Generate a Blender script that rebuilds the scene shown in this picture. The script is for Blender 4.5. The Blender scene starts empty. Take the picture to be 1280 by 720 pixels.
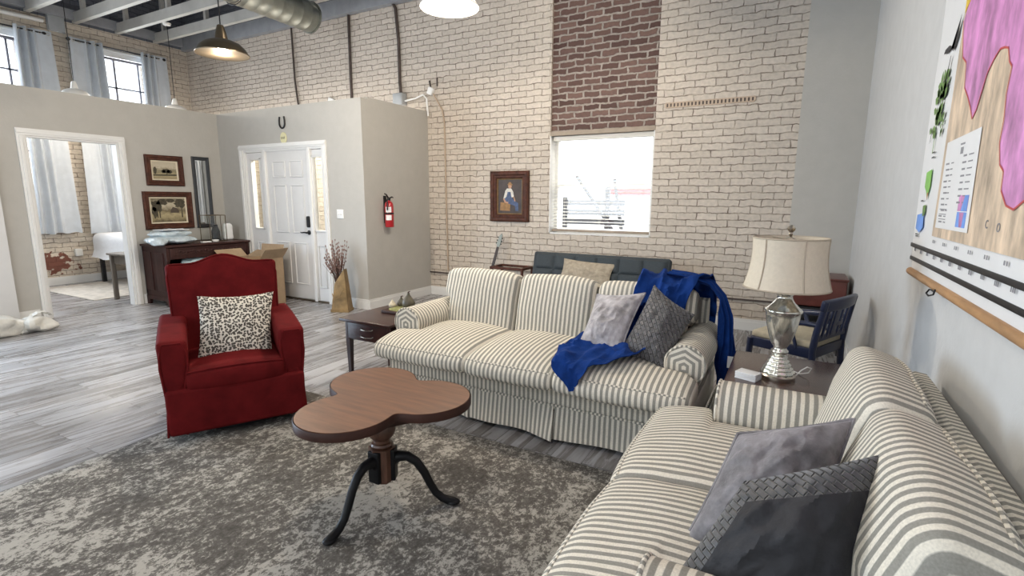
import bpy, bmesh, math, random
import numpy as np
from mathutils import Vector, Matrix, noise as mn

random.seed(7)
S = bpy.context.scene
COL = S.collection
PI = math.pi
rad = math.radians

# ------------------------------------------------------------------ camera, world, light, exposure
cam_d = bpy.data.cameras.new('camera')
cam_d.sensor_width = 36.0
cam_d.lens = 18.0
cam_d.clip_start = 0.02
cam = bpy.data.objects.new('camera', cam_d)
COL.objects.link(cam)
_yaw, _pitch, _roll = rad(28.69), rad(9.88), rad(0.318)
_f = Vector((-math.sin(_yaw) * math.cos(_pitch), math.cos(_yaw) * math.cos(_pitch), -math.sin(_pitch)))
_r0 = Vector((math.cos(_yaw), math.sin(_yaw), 0))
_u0 = _r0.cross(_f)
_r = _r0 * math.cos(_roll) + _u0 * math.sin(_roll)
_u = _u0 * math.cos(_roll) - _r0 * math.sin(_roll)
cam.matrix_world = Matrix(((_r.x, _u.x, -_f.x, 0), (_r.y, _u.y, -_f.y, 0), (_r.z, _u.z, -_f.z, 1.41), (0, 0, 0, 1)))
S.camera = cam

S.view_settings.view_transform = 'Standard'
S.view_settings.look = 'None'
S.view_settings.gamma = 1.0
S.view_settings.use_curve_mapping = False
S.view_settings.exposure = 0.06
S.cycles.use_denoising = True
S.cycles.max_bounces = 8
S.cycles.diffuse_bounces = 5
S.cycles.sample_clamp_indirect = 6.0
S.cycles.caustics_reflective = False
S.cycles.caustics_refractive = False

W = bpy.data.worlds.new('sky')
S.world = W
W.use_nodes = True
bg = W.node_tree.nodes['Background']
bg.inputs[0].default_value = (0.90, 0.95, 1.0, 1)
bg.inputs[1].default_value = 3.0


def area(name, loc, direction, sx, sy, power, color):
    d = bpy.data.lights.new(name, 'AREA')
    d.shape = 'RECTANGLE'
    d.size, d.size_y = sx, sy
    d.energy = power
    d.color = color
    o = bpy.data.objects.new(name, d)
    COL.objects.link(o)
    o.location = loc
    o.rotation_euler = Vector(direction).to_track_quat('-Z', 'Y').to_euler()
    return o


DAY = (0.86, 0.93, 1.0)
area('daylight_left_window', (-7.85, 0.15, 1.45), (1, 0, -0.05), 2.6, 2.3, 290, (0.62, 0.80, 1.0))
area('daylight_rear_window', (-1.6, -4.1, 2.1), (0, 1, -0.1), 3.0, 2.4, 16, DAY)
area('daylight_rear_window_far', (-5.4, -4.1, 2.1), (0, 1, -0.1), 3.0, 2.4, 22, DAY)
area('daylight_rear_clerestory', (-2.5, -4.1, 4.4), (-0.2, 1, -0.15), 6.5, 0.9, 40, DAY)
area('daylight_back_window', (-2.14, 7.15, 3.05), (0.25, -1, -0.85), 1.25, 1.0, 170, (1.0, 0.98, 0.94))
area('daylight_high_window', (-10.75, 2.85, 2.6), (1, 0.05, -0.25), 1.3, 2.6, 180, DAY)
area('daylight_corner_window', (-10.75, 4.95, 2.6), (1, 0.0, -0.25), 0.9, 2.6, 120, DAY)
area('overhead_fill_near', (-1.4, 0.9, 3.2), (0, 0, -1), 0.5, 0.5, 22, (1.0, 0.92, 0.80))  # added overhead fill above the seating, without a fixture
area('overhead_fill_left', (-5.2, 0.7, 3.2), (0, 0, -1), 0.5, 0.5, 30, (1.0, 0.92, 0.80))  # second added fill, over the left floor, no lamp modelled
area('overhead_fill_back', (-1.5, 3.9, 3.9), (-1, 0.25, -0.62), 0.8, 0.8, 62, (1.0, 0.90, 0.76))  # added out of view to brighten the entry side wall
area('entry_box_fill', (-6.1, 5.45, 2.5), (0, 0, -1), 1.2, 0.4, 120, (0.95, 0.97, 1.0))  # fill added inside the entry box to make the sidelights bright


# ------------------------------------------------------------------ materials
def nt(name):
    m = bpy.data.materials.new(name)
    m.use_nodes = True
    t = m.node_tree
    return m, t, t.nodes['Principled BSDF']


def N(t, typ, **kw):
    n = t.nodes.new(typ)
    for k, v in kw.items():
        if k.startswith('i_'):
            key = k[2:]
            key = int(key) if key.isdigit() else key
            n.inputs[key].default_value = v
        else:
            setattr(n, k, v)
    return n


def ramp(t, stops, interp='LINEAR'):
    n = t.nodes.new('ShaderNodeValToRGB')
    cr = n.color_ramp
    cr.interpolation = interp
    while len(cr.elements) < len(stops):
        cr.elements.new(0.5)
    for e, (p, c) in zip(cr.elements, stops):
        e.position = p
        e.color = (c[0], c[1], c[2], 1)
    return n


def coords(t, scale=(1, 1, 1), rot=(0, 0, 0)):
    tc = t.nodes.new('ShaderNodeTexCoord')
    mp = t.nodes.new('ShaderNodeMapping')
    mp.inputs['Scale'].default_value = scale
    mp.inputs['Rotation'].default_value = rot
    t.links.new(tc.outputs['Object'], mp.inputs['Vector'])
    return mp.outputs[0]


def bump(t, b, src, strength=0.3, dist=0.01):
    n = N(t, 'ShaderNodeBump')
    n.inputs['Strength'].default_value = strength
    n.inputs['Distance'].default_value = dist
    t.links.new(src, n.inputs['Height'])
    t.links.new(n.outputs[0], b.inputs['Normal'])
    return n


def mat(name, col, rough=0.6, metal=0.0, var=0.12, scale=8.0, bmp=0.0, bscale=60.0, bdist=0.004, stretch=(1, 1, 1),
        sheen=0.0, coat=0.0, spec=None):
    m, t, b = nt(name)
    v = coords(t, stretch)
    n = N(t, 'ShaderNodeTexNoise', i_Scale=scale, i_Detail=6.0, i_Roughness=0.6)
    t.links.new(v, n.inputs['Vector'])
    lo = tuple(max(0, c * (1 - var)) for c in col)
    hi = tuple(min(1, c * (1 + var)) for c in col)
    r = ramp(t, [(0.3, lo), (0.7, hi)])
    t.links.new(n.outputs[0], r.inputs[0])
    t.links.new(r.outputs[0], b.inputs['Base Color'])
    b.inputs['Roughness'].default_value = rough
    b.inputs['Metallic'].default_value = metal
    if sheen:
        b.inputs['Sheen Weight'].default_value = sheen
        b.inputs['Sheen Roughness'].default_value = 0.35
        b.inputs['Sheen Tint'].default_value = (min(1, col[0] * 2 + .2), min(1, col[1] * 2 + .2), min(1, col[2] * 2 + .2), 1)
    if coat:
        b.inputs['Coat Weight'].default_value = coat
        b.inputs['Coat Roughness'].default_value = 0.2
    if spec is not None:
        b.inputs['Specular IOR Level'].default_value = spec
    if bmp:
        n2 = N(t, 'ShaderNodeTexNoise', i_Scale=bscale, i_Detail=4.0)
        t.links.new(v, n2.inputs['Vector'])
        bump(t, b, n2.outputs[0], bmp, bdist)
    return m


def emis(name, col, strength):
    m, t, b = nt(name)
    b.inputs['Base Color'].default_value = (*col, 1)
    b.inputs['Emission Color'].default_value = (*col, 1)
    b.inputs['Emission Strength'].default_value = strength
    return m


def brick(name, axis, paint, paint2, mortar, mortar2, width=0.215, height=0.0745, msize=0.007, wob=0.017, bumps=0.7,
          fill=(0.42, 0.62), bare=None):
    """painted brickwork: bricks laid along 'x' or 'y', courses along z"""
    m, t, b = nt(name)
    L = t.links
    tc = t.nodes.new('ShaderNodeTexCoord')
    sep = t.nodes.new('ShaderNodeSeparateXYZ')
    L.new(tc.outputs['Object'], sep.inputs[0])
    cmb = t.nodes.new('ShaderNodeCombineXYZ')
    L.new(sep.outputs[0 if axis == 'x' else 1], cmb.inputs[0])
    L.new(sep.outputs[2], cmb.inputs[1])
    ns = N(t, 'ShaderNodeTexNoise', i_Scale=10.0, i_Detail=4.0)
    L.new(cmb.outputs[0], ns.inputs['Vector'])
    sub = N(t, 'ShaderNodeVectorMath', operation='SUBTRACT')
    sub.inputs[1].default_value = (.5, .5, .5)
    L.new(ns.outputs['Color'], sub.inputs[0])
    sc = N(t, 'ShaderNodeVectorMath', operation='SCALE')
    sc.inputs['Scale'].default_value = wob * 2
    L.new(sub.outputs[0], sc.inputs[0])
    add = N(t, 'ShaderNodeVectorMath', operation='ADD')
    L.new(cmb.outputs[0], add.inputs[0])
    L.new(sc.outputs[0], add.inputs[1])
    bt = N(t, 'ShaderNodeTexBrick')
    bt.offset = 0.5
    bt.inputs['Scale'].default_value = 1.0
    bt.inputs['Mortar Size'].default_value = msize
    bt.inputs['Mortar Smooth'].default_value = 0.35
    bt.inputs['Brick Width'].default_value = width
    bt.inputs['Row Height'].default_value = height
    bt.inputs['Color1'].default_value = (*paint, 1)
    bt.inputs['Color2'].default_value = (*paint2, 1)
    L.new(add.outputs[0], bt.inputs['Vector'])
    # mortar partly filled by paint
    n2 = N(t, 'ShaderNodeTexNoise', i_Scale=9.0, i_Detail=5.0, i_Roughness=0.65)
    L.new(cmb.outputs[0], n2.inputs['Vector'])
    r2 = ramp(t, [(fill[0], mortar), (fill[1], mortar2)])
    L.new(n2.outputs[0], r2.inputs[0])
    L.new(r2.outputs[0], bt.inputs['Mortar'])
    # large blotches
    n3 = N(t, 'ShaderNodeTexNoise', i_Scale=26.0, i_Detail=5.0)
    L.new(cmb.outputs[0], n3.inputs['Vector'])
    r3 = ramp(t, [(0.3, (.86, .86, .86)), (0.7, (1.06, 1.05, 1.04))])
    L.new(n3.outputs[0], r3.inputs[0])
    mx = N(t, 'ShaderNodeMix', data_type='RGBA', blend_type='MULTIPLY')
    mx.inputs[0].default_value = 1.0
    L.new(bt.outputs[0], mx.inputs[6])
    L.new(r3.outputs[0], mx.inputs[7])
    last = mx.outputs[2]
    if bare:
        # flaked-off paint: an irregular patch of bare red brick
        mp = t.nodes.new('ShaderNodeMapping')
        mp.inputs['Location'].default_value = (-bare[0] / bare[2], -bare[1] / bare[3], 0)
        mp.inputs['Scale'].default_value = (1 / bare[2], 1 / bare[3], 1)
        L.new(add.outputs[0], mp.inputs[0])
        ln = N(t, 'ShaderNodeVectorMath', operation='LENGTH')
        L.new(mp.outputs[0], ln.inputs[0])
        n5 = N(t, 'ShaderNodeTexNoise', i_Scale=11.0, i_Detail=4.0)
        L.new(cmb.outputs[0], n5.inputs['Vector'])
        aa = N(t, 'ShaderNodeMath', operation='MULTIPLY_ADD')
        aa.inputs[1].default_value = 2.6
        L.new(n5.outputs[0], aa.inputs[0])
        L.new(ln.outputs['Value'], aa.inputs[2])
        rb = ramp(t, [(0.0, (1, 1, 1)), (0.93, (1, 1, 1)), (1.0, (0, 0, 0))])
        hv = N(t, 'ShaderNodeMath', operation='MULTIPLY')
        hv.inputs[1].default_value = 0.5
        L.new(aa.outputs[0], hv.inputs[0])
        L.new(hv.outputs[0], rb.inputs[0])
        m2 = N(t, 'ShaderNodeMix', data_type='RGBA')
        L.new(rb.outputs[0], m2.inputs[0])
        L.new(mx.outputs[2], m2.inputs[6])
        m2.inputs[7].default_value = (0.17, 0.06, 0.04, 1)
        last = m2.outputs[2]
    L.new(last, b.inputs['Base Color'])
    b.inputs['Roughness'].default_value = 0.75
    # bump
    inv = N(t, 'ShaderNodeMath', operation='MULTIPLY_ADD')
    inv.inputs[1].default_value = -1.0
    inv.inputs[2].default_value = 1.0
    L.new(bt.outputs['Fac'], inv.inputs[0])
    ad = N(t, 'ShaderNodeMath', operation='MULTIPLY_ADD')
    ad.inputs[1].default_value = 0.35
    L.new(n3.outputs[0], ad.inputs[0])
    L.new(inv.outputs[0], ad.inputs[2])
    bump(t, b, ad.outputs[0], bumps, 0.012)
    return m


def stripes(name, mode, light=(0.76, 0.71, 0.61), dark=(0.30, 0.288, 0.255), period=0.030, duty=0.5):
    m, t, b = nt(name)
    L = t.links
    tc = t.nodes.new('ShaderNodeTexCoord')
    if mode == 'uv':
        src = t.nodes.new('ShaderNodeUVMap').outputs[0]
    else:
        src = tc.outputs['Object']
    sep = t.nodes.new('ShaderNodeSeparateXYZ')
    L.new(src, sep.inputs[0])
    ns = N(t, 'ShaderNodeTexNoise', i_Scale=5.0, i_Detail=2.0)
    L.new(tc.outputs['Object'], ns.inputs['Vector'])
    wb = N(t, 'ShaderNodeMath', operation='MULTIPLY_ADD')
    wb.inputs[1].default_value = 0.010
    L.new(ns.outputs[0], wb.inputs[0])
    L.new(sep.outputs[{'x': 0, 'y': 1, 'z': 2, 'uv': 0}[mode]], wb.inputs[2])
    dv = N(t, 'ShaderNodeMath', operation='DIVIDE')
    dv.inputs[1].default_value = period
    L.new(wb.outputs[0], dv.inputs[0])
    pp = N(t, 'ShaderNodeMath', operation='FRACT')
    L.new(dv.outputs[0], pp.inputs[0])
    r = ramp(t, [(0.0, dark), (0.06, light), (1 - duty - 0.02, light), (1 - duty + 0.06, dark)])
    L.new(pp.outputs[0], r.inputs[0])
    n2 = N(t, 'ShaderNodeTexNoise', i_Scale=220.0, i_Detail=3.0)
    L.new(tc.outputs['Object'], n2.inputs['Vector'])
    r2 = ramp(t, [(0.3, (.84, .84, .84)), (0.7, (1.05, 1.05, 1.05))])
    L.new(n2.outputs[0], r2.inputs[0])
    mx = N(t, 'ShaderNodeMix', data_type='RGBA', blend_type='MULTIPLY')
    mx.inputs[0].default_value = 1.0
    L.new(r.outputs[0], mx.inputs[6])
    L.new(r2.outputs[0], mx.inputs[7])
    L.new(mx.outputs[2], b.inputs['Base Color'])
    b.inputs['Roughness'].default_value = 0.9
    b.inputs['Specular IOR Level'].default_value = 0.15
    n4 = N(t, 'ShaderNodeTexNoise', i_Scale=14.0, i_Detail=3.0)
    L.new(tc.outputs['Object'], n4.inputs['Vector'])
    bump(t, b, n4.outputs[0], 0.25, 0.02)
    return m


def planks(name):
    m, t, b = nt(name)
    L = t.links
    tc = t.nodes.new('ShaderNodeTexCoord')
    mp = t.nodes.new('ShaderNodeMapping')
    mp.inputs['Rotation'].default_value = (0, 0, rad(90))
    L.new(tc.outputs['Object'], mp.inputs[0])
    bt = N(t, 'ShaderNodeTexBrick')
    bt.offset = 0.37
    bt.inputs['Scale'].default_value = 1.0
    bt.inputs['Mortar Size'].default_value = 0.0015
    bt.inputs['Brick Width'].default_value = 1.22
    bt.inputs['Row Height'].default_value = 0.18
    bt.inputs['Color1'].default_value = (0, 0, 0, 1)
    bt.inputs['Color2'].default_value = (1, 1, 1, 1)
    bt.inputs['Mortar'].default_value = (0.2, 0.2, 0.2, 1)
    L.new(mp.outputs[0], bt.inputs['Vector'])
    # per plank offset for the grain
    cm = N(t, 'ShaderNodeVectorMath', operation='MULTIPLY_ADD')
    cm.inputs[1].default_value = (7, 13, 5)
    L.new(bt.outputs[0], cm.inputs[0])
    L.new(mp.outputs[0], cm.inputs[2])
    m2 = t.nodes.new('ShaderNodeMapping')
    m2.inputs['Scale'].default_value = (1.1, 11, 1)
    L.new(cm.outputs[0], m2.inputs[0])
    n1 = N(t, 'ShaderNodeTexNoise', i_Scale=1.6, i_Detail=7.0, i_Roughness=0.62, i_Distortion=0.8)
    L.new(m2.outputs[0], n1.inputs['Vector'])
    r = ramp(t, [(0.28, (0.125, 0.115, 0.110)), (0.44, (0.21, 0.20, 0.20)), (0.56, (0.32, 0.32, 0.335)), (0.74, (0.45, 0.46, 0.49))])
    L.new(n1.outputs[0], r.inputs[0])
    r2 = ramp(t, [(0, (0.72, 0.71, 0.70)), (1, (1.18, 1.17, 1.16))])
    L.new(bt.outputs[0], r2.inputs[0])
    mx = N(t, 'ShaderNodeMix', data_type='RGBA', blend_type='MULTIPLY')
    mx.inputs[0].default_value = 1.0
    L.new(r.outputs[0], mx.inputs[6])
    L.new(r2.outputs[0], mx.inputs[7])
    mx2 = N(t, 'ShaderNodeMix', data_type='RGBA')
    L.new(bt.outputs['Fac'], mx2.inputs[0])
    L.new(mx.outputs[2], mx2.inputs[6])
    mx2.inputs[7].default_value = (0.06, 0.055, 0.05, 1)
    L.new(mx2.outputs[2], b.inputs['Base Color'])
    rr = ramp(t, [(0.3, (0.20,) * 3), (0.7, (0.36,) * 3)])
    L.new(n1.outputs[0], rr.inputs[0])
    L.new(rr.outputs[0], b.inputs['Roughness'])
    bump(t, b, n1.outputs[0], 0.08, 0.004)
    return m


def rugmat(name):
    m, t, b = nt(name)
    L = t.links
    tc = t.nodes.new('ShaderNodeTexCoord')
    def nz(scale, st, det=8.0, rough=0.7, dist=0.0, off=(0, 0, 0)):
        mp = t.nodes.new('ShaderNodeMapping')
        mp.inputs['Scale'].default_value = st
        mp.inputs['Location'].default_value = off
        L.new(tc.outputs['Object'], mp.inputs[0])
        n = N(t, 'ShaderNodeTexNoise', i_Scale=scale, i_Detail=det, i_Roughness=rough, i_Distortion=dist)
        L.new(mp.outputs[0], n.inputs['Vector'])
        return n.outputs[0]
    big = nz(2.6, (1.0, 0.8, 1), 4.0, 0.6)
    mid = nz(36.0, (1.1, 0.85, 1), 8.0, 0.8, 0.3)
    fine = nz(120.0, (1.6, 0.8, 1), 3.0, 0.7)
    s = N(t, 'ShaderNodeMath', operation='MULTIPLY_ADD')
    s.inputs[1].default_value = 0.62
    L.new(big, s.inputs[0])
    L.new(mid, s.inputs[2])
    s2 = N(t, 'ShaderNodeMath', operation='MULTIPLY_ADD')
    s2.inputs[1].default_value = 0.16
    L.new(fine, s2.inputs[0])
    L.new(s.outputs[0], s2.inputs[2])
    r = ramp(t, [(0.36, (0.048, 0.043, 0.038)), (0.53, (0.098, 0.090, 0.081)), (0.61, (0.14, 0.130, 0.117)), (0.655, (0.37, 0.35, 0.315))])
    sc = N(t, 'ShaderNodeMath', operation='MULTIPLY_ADD')
    sc.inputs[1].default_value = 0.90
    sc.inputs[2].default_value = -0.20
    L.new(s2.outputs[0], sc.inputs[0])
    L.new(sc.outputs[0], r.inputs[0])
    L.new(r.outputs[0], b.inputs['Base Color'])
    b.inputs['Roughness'].default_value = 0.95
    b.inputs['Specular IOR Level'].default_value = 0.1
    bump(t, b, fine, 0.35, 0.006)
    return m


def leopard(name):
    m, t, b = nt(name)
    L = t.links
    v = coords(t, (1, 1, 1))
    nn = N(t, 'ShaderNodeTexNoise', i_Scale=40.0, i_Detail=2.0)
    L.new(v, nn.inputs['Vector'])
    mx = N(t, 'ShaderNodeMix', data_type='VECTOR')
    mx.inputs[0].default_value = 0.02
    L.new(v, mx.inputs[4])
    L.new(nn.outputs['Color'], mx.inputs[5])
    vo = N(t, 'ShaderNodeTexVoronoi', i_Scale=66.0)
    vo.voronoi_dimensions = '2D'
    vo.inputs['Randomness'].default_value = 0.8
    L.new(mx.outputs[1], vo.inputs['Vector'])
    r = ramp(t, [(0.0, (0.15, 0.125, 0.10)), (0.17, (0.12, 0.10, 0.08)), (0.23, (0.025, 0.022, 0.02)), (0.38, (0.03, 0.027, 0.025)), (0.45, (0.66, 0.62, 0.54))])
    L.new(vo.outputs['Distance'], r.inputs[0])
    L.new(r.outputs[0], b.inputs['Base Color'])
    b.inputs['Roughness'].default_value = 0.9
    return m


def plainmat(name, col, rough=0.6, metal=0.0):
    m, t, b = nt(name)
    b.inputs['Base Color'].default_value = (*col, 1)
    b.inputs['Roughness'].default_value = rough
    b.inputs['Metallic'].default_value = metal
    return m


def glassmat(name, col=(1, 1, 1), rough=0.02, alpha=0.12):
    m, t, b = nt(name)
    L = t.links
    tr = N(t, 'ShaderNodeBsdfTransparent')
    tr.inputs[0].default_value = (*col, 1)
    gl = N(t, 'ShaderNodeBsdfGlossy')
    gl.inputs['Roughness'].default_value = rough
    mx = N(t, 'ShaderNodeMixShader')
    mx.inputs[0].default_value = alpha
    L.new(tr.outputs[0], mx.inputs[1])
    L.new(gl.outputs[0], mx.inputs[2])
    out = [n for n in t.nodes if n.type == 'OUTPUT_MATERIAL'][0]
    L.new(mx.outputs[0], out.inputs[0])
    return m


def velvet(name, col, sheen=0.6, var=0.35, scale=7.0, crush=0.3):
    return mat(name, col, rough=0.7, var=var, scale=scale, bmp=crush, bscale=18.0, bdist=0.02, sheen=sheen, spec=0.25)


def weave(name, col, sc=70.0):
    """interlaced puffed braid of a pillow front"""
    m, t, b = nt(name)
    L = t.links
    v = coords(t, (1, 1, 1), (0, 0, rad(45)))
    vo = N(t, 'ShaderNodeTexBrick')
    vo.offset = 0.5
    vo.inputs['Scale'].default_value = 1.0
    vo.inputs['Brick Width'].default_value = 1.6 / sc
    vo.inputs['Row Height'].default_value = 1.0 / sc
    vo.inputs['Mortar Size'].default_value = 0.16 / sc
    vo.inputs['Mortar Smooth'].default_value = 1.0
    vo.inputs['Color1'].default_value = (*[c * .8 for c in col], 1)
    vo.inputs['Color2'].default_value = (*[c * 1.35 for c in col], 1)
    vo.inputs['Mortar'].default_value = (*[c * .25 for c in col], 1)
    L.new(v, vo.inputs['Vector'])
    L.new(vo.outputs[0], b.inputs['Base Color'])
    b.inputs['Roughness'].default_value = 0.55
    b.inputs['Sheen Weight'].default_value = 0.3
    inv = N(t, 'ShaderNodeMath', operation='SUBTRACT')
    inv.inputs[0].default_value = 1.0
    L.new(vo.outputs['Fac'], inv.inputs[1])
    bump(t, b, inv.outputs[0], 1.0, 0.02)
    return m


def canvas(name, stops, scale, stretch, rough=0.5):
    """a painted landscape: tonal bands from bottom to top broken by brush noise (object z)"""
    m, t, b = nt(name)
    L = t.links
    tc = t.nodes.new('ShaderNodeTexCoord')
    sep = t.nodes.new('ShaderNodeSeparateXYZ')
    L.new(tc.outputs['Object'], sep.inputs[0])
    v = coords(t, stretch)
    n = N(t, 'ShaderNodeTexNoise', i_Scale=scale, i_Detail=6.0, i_Roughness=0.7)
    L.new(v, n.inputs['Vector'])
    a = N(t, 'ShaderNodeMath', operation='MULTIPLY_ADD')
    a.inputs[1].default_value = 0.35
    L.new(n.outputs[0], a.inputs[0])
    z = N(t, 'ShaderNodeMath', operation='MULTIPLY_ADD')
    z.inputs[1].default_value = 2.2
    z.inputs[2].default_value = 0.33
    L.new(sep.outputs[2], z.inputs[0])
    L.new(z.outputs[0], a.inputs[2])
    r = ramp(t, stops)
    L.new(a.outputs[0], r.inputs[0])
    L.new(r.outputs[0], b.inputs['Base Color'])
    b.inputs['Roughness'].default_value = rough
    return m


M = {}
M['floor'] = planks('grey_vinyl_planks')
M['rug'] = rugmat('distressed_rug')
M['brick_x'] = brick('painted_brick_along_x', 'x', (0.61, 0.545, 0.475), (0.54, 0.48, 0.415), (0.19, 0.145, 0.115), (0.50, 0.44, 0.37), msize=0.0055, wob=0.021, fill=(0.37, 0.62), bumps=0.9)
M['brick_y'] = brick('painted_brick_along_y', 'y', (0.64, 0.57, 0.48), (0.56, 0.49, 0.41), (0.18, 0.135, 0.105), (0.50, 0.44, 0.37), msize=0.0055, wob=0.021, fill=(0.37, 0.62), bumps=0.9, bare=(3.62, 0.34, 0.38, 0.22))
M['dark_x'] = brick('slate_painted_brick_along_x', 'x', (0.13, 0.14, 0.165), (0.11, 0.12, 0.145), (0.05, 0.055, 0.07), (0.09, 0.1, 0.12))
M['dark_y'] = brick('slate_painted_brick_along_y', 'y', (0.12, 0.13, 0.155), (0.10, 0.11, 0.135), (0.045, 0.05, 0.065), (0.08, 0.09, 0.11))
M['red_brick'] = brick('bare_red_brick', 'x', (0.075, 0.036, 0.029), (0.17, 0.10, 0.082), (0.25, 0.215, 0.19), (0.40, 0.35, 0.31), width=0.215, height=0.0745, msize=0.013, wob=0.024, bumps=1.0, fill=(0.35, 0.65))
M['drywall'] = mat('grey_wall_paint', (0.45, 0.435, 0.405), 0.75, var=0.03, bmp=0.25, bscale=45, bdist=0.006)
M['drywall_light'] = mat('pale_grey_wall_paint', (0.56, 0.565, 0.565), 0.75, var=0.04, bmp=0.3, bscale=40, bdist=0.006)
M['trim'] = mat('white_trim_paint', (0.74, 0.74, 0.73), 0.45, var=0.02)
M['door'] = mat('white_door_paint', (0.68, 0.68, 0.68), 0.45, var=0.02)
M['joist'] = mat('whitewashed_joist', (0.50, 0.49, 0.46), 0.7, var=0.12, scale=3, bmp=0.2)
M['ceil'] = mat('grey_deck', (0.26, 0.275, 0.30), 0.8, var=0.4, scale=2.0, bmp=0.8, bscale=3.0, bdist=0.15)
M['plate'] = mat('grey_beam_paint', (0.30, 0.31, 0.33), 0.6, var=0.1)
M['galv'] = mat('galvanised_steel', (0.30, 0.315, 0.285), 0.34, 0.9, var=0.2, scale=5)
M['curtain'] = mat('blue_grey_curtain', (0.52, 0.56, 0.61), 0.85, var=0.06, bmp=0.15, bscale=120)
M['black_metal'] = mat('black_metal', (0.018, 0.018, 0.02), 0.45, 0.4, var=0.2)
M['bronze'] = mat('bronze_metal', (0.16, 0.125, 0.085), 0.32, 0.95, var=0.15)
M['white_enamel'] = mat('white_enamel', (0.80, 0.79, 0.76), 0.35, var=0.02)
M['bulb'] = emis('lit_bulb', (1.0, 0.93, 0.80), 130.0)
M['st_x'] = stripes('ticking_along_x', 'x')
M['st_y'] = stripes('ticking_along_y', 'y')
M['st_uv'] = stripes('ticking_mitred', 'uv')
M['welt'] = stripes('ticking_welt', 'x', period=0.024)
M['lining'] = mat('black_dust_cover', (0.02, 0.02, 0.02), 0.9)
M['red'] = mat('red_velvet', (0.105, 0.008, 0.009), 0.8, var=0.25, scale=9, bmp=0.12, bscale=90, sheen=0.0, spec=0.06)
M['leopard'] = leopard('leopard_print')
M['walnut'] = mat('walnut_veneer', (0.155, 0.068, 0.034), 0.42, var=0.3, scale=3.0, stretch=(1.5, 14, 2), coat=0.1)
M['rim'] = mat('dark_walnut', (0.038, 0.014, 0.009), 0.5, var=0.3, scale=8, spec=0.25)
M['post_wood'] = mat('turned_walnut', (0.10, 0.045, 0.027), 0.4, var=0.4, scale=9, stretch=(4, 4, 1), coat=0.2)
M['ebony'] = mat('ebonised_wood', (0.008, 0.008, 0.009), 0.42, var=0.2, spec=0.2)
M['espresso'] = mat('espresso_wood', (0.040, 0.016, 0.012), 0.36, var=0.35, scale=6, stretch=(2, 10, 2), coat=0.2)
M['espresso_top'] = mat('espresso_top', (0.060, 0.030, 0.024), 0.22, var=0.25, scale=4, stretch=(2, 12, 2), coat=0.4)
M['cabinet'] = mat('dark_cherry_wood', (0.038, 0.014, 0.012), 0.5, var=0.4, scale=5, stretch=(8, 8, 1.2), spec=0.3)
M['recess'] = mat('dark_cherry_inside', (0.015, 0.007, 0.006), 0.7)
M['chest'] = mat('red_mahogany', (0.105, 0.027, 0.020), 0.4, var=0.25, scale=5, stretch=(2, 10, 2), coat=0.2)
M['navy'] = mat('navy_paint', (0.012, 0.020, 0.060), 0.35, var=0.15, coat=0.2)
M['cream_fabric'] = mat('cream_seat_fabric', (0.52, 0.47, 0.36), 0.9, var=0.12, scale=30, bmp=0.3, bscale=200)
M['mercury'] = mat('mercury_glass', (0.70, 0.68, 0.61), 0.13, 0.82, var=0.45, scale=9, bmp=0.10, bscale=22, stretch=(5, 5, 1.4))
M['nickel'] = mat('brushed_nickel', (0.50, 0.46, 0.40), 0.28, 1.0, var=0.1)
M['shade'] = mat('linen_lampshade', (0.60, 0.535, 0.43), 0.9, var=0.05, scale=60, bmp=0.25, bscale=260)
M['shade_trim'] = mat('linen_trim', (0.42, 0.36, 0.28), 0.9)
M['white_plastic'] = mat('white_plastic', (0.78, 0.78, 0.77), 0.4, var=0.02)
M['blue'] = mat('royal_blue_fleece', (0.006, 0.032, 0.165), 0.9, var=0.3, scale=12, bmp=0.5, bscale=20, bdist=0.015, sheen=0.2, spec=0.1)
M['silver_velvet'] = velvet('silver_velvet', (0.36, 0.345, 0.36), 0.5, var=0.45, scale=15, crush=0.6)
M['grey_velvet'] = velvet('grey_velvet', (0.20, 0.19, 0.20), 0.6, var=0.55, scale=10, crush=0.6)
M['char_velvet'] = velvet('charcoal_velvet', (0.030, 0.030, 0.034), 0.25, var=0.3, scale=6, crush=0.5)
M['char_weave'] = weave('charcoal_weave', (0.070, 0.067, 0.073), 46)
M['braid'] = weave('charcoal_braid', (0.045, 0.045, 0.05), 68)
M['futon'] = mat('slate_upholstery', (0.040, 0.051, 0.060), 0.85, var=0.12, scale=40, bmp=0.2, bscale=180)
M['beige'] = mat('beige_jacquard', (0.36, 0.31, 0.24), 0.9, var=0.25, scale=24, bmp=0.2, bscale=100)
M['paper'] = mat('white_paper', (0.78, 0.79, 0.80), 0.35, var=0.02)
M['ink'] = plainmat('black_ink', (0.03, 0.03, 0.035), 0.6)
M['ink_grey'] = plainmat('grey_ink', (0.25, 0.25, 0.27), 0.6)
M['terrain'] = mat('tan_relief_print', (0.58, 0.455, 0.335), 0.45, var=0.5, scale=3.4, stretch=(1, 4.6, 1.5))
M['pink'] = mat('orchid_relief_print', (0.56, 0.23, 0.48), 0.45, var=0.5, scale=4.0, stretch=(1, 3.4, 1.5))
M['yellow'] = plainmat('yellow_print', (0.75, 0.52, 0.05), 0.45)
M['green'] = mat('green_print', (0.12, 0.23, 0.055), 0.5, var=0.5, scale=40)
M['lime'] = mat('light_green_print', (0.22, 0.50, 0.10), 0.5, var=0.2)
M['sky_blue'] = mat('blue_print', (0.14, 0.30, 0.72), 0.5, var=0.2)
M['red_ink'] = plainmat('red_print', (0.5, 0.07, 0.07), 0.5)
M['dowel'] = mat('pine_dowel', (0.42, 0.235, 0.11), 0.5, var=0.25, scale=6, stretch=(6, 1, 6))
M['frame_dark'] = mat('walnut_picture_frame', (0.070, 0.024, 0.014), 0.55, var=0.5, scale=18, spec=0.25)
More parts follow.
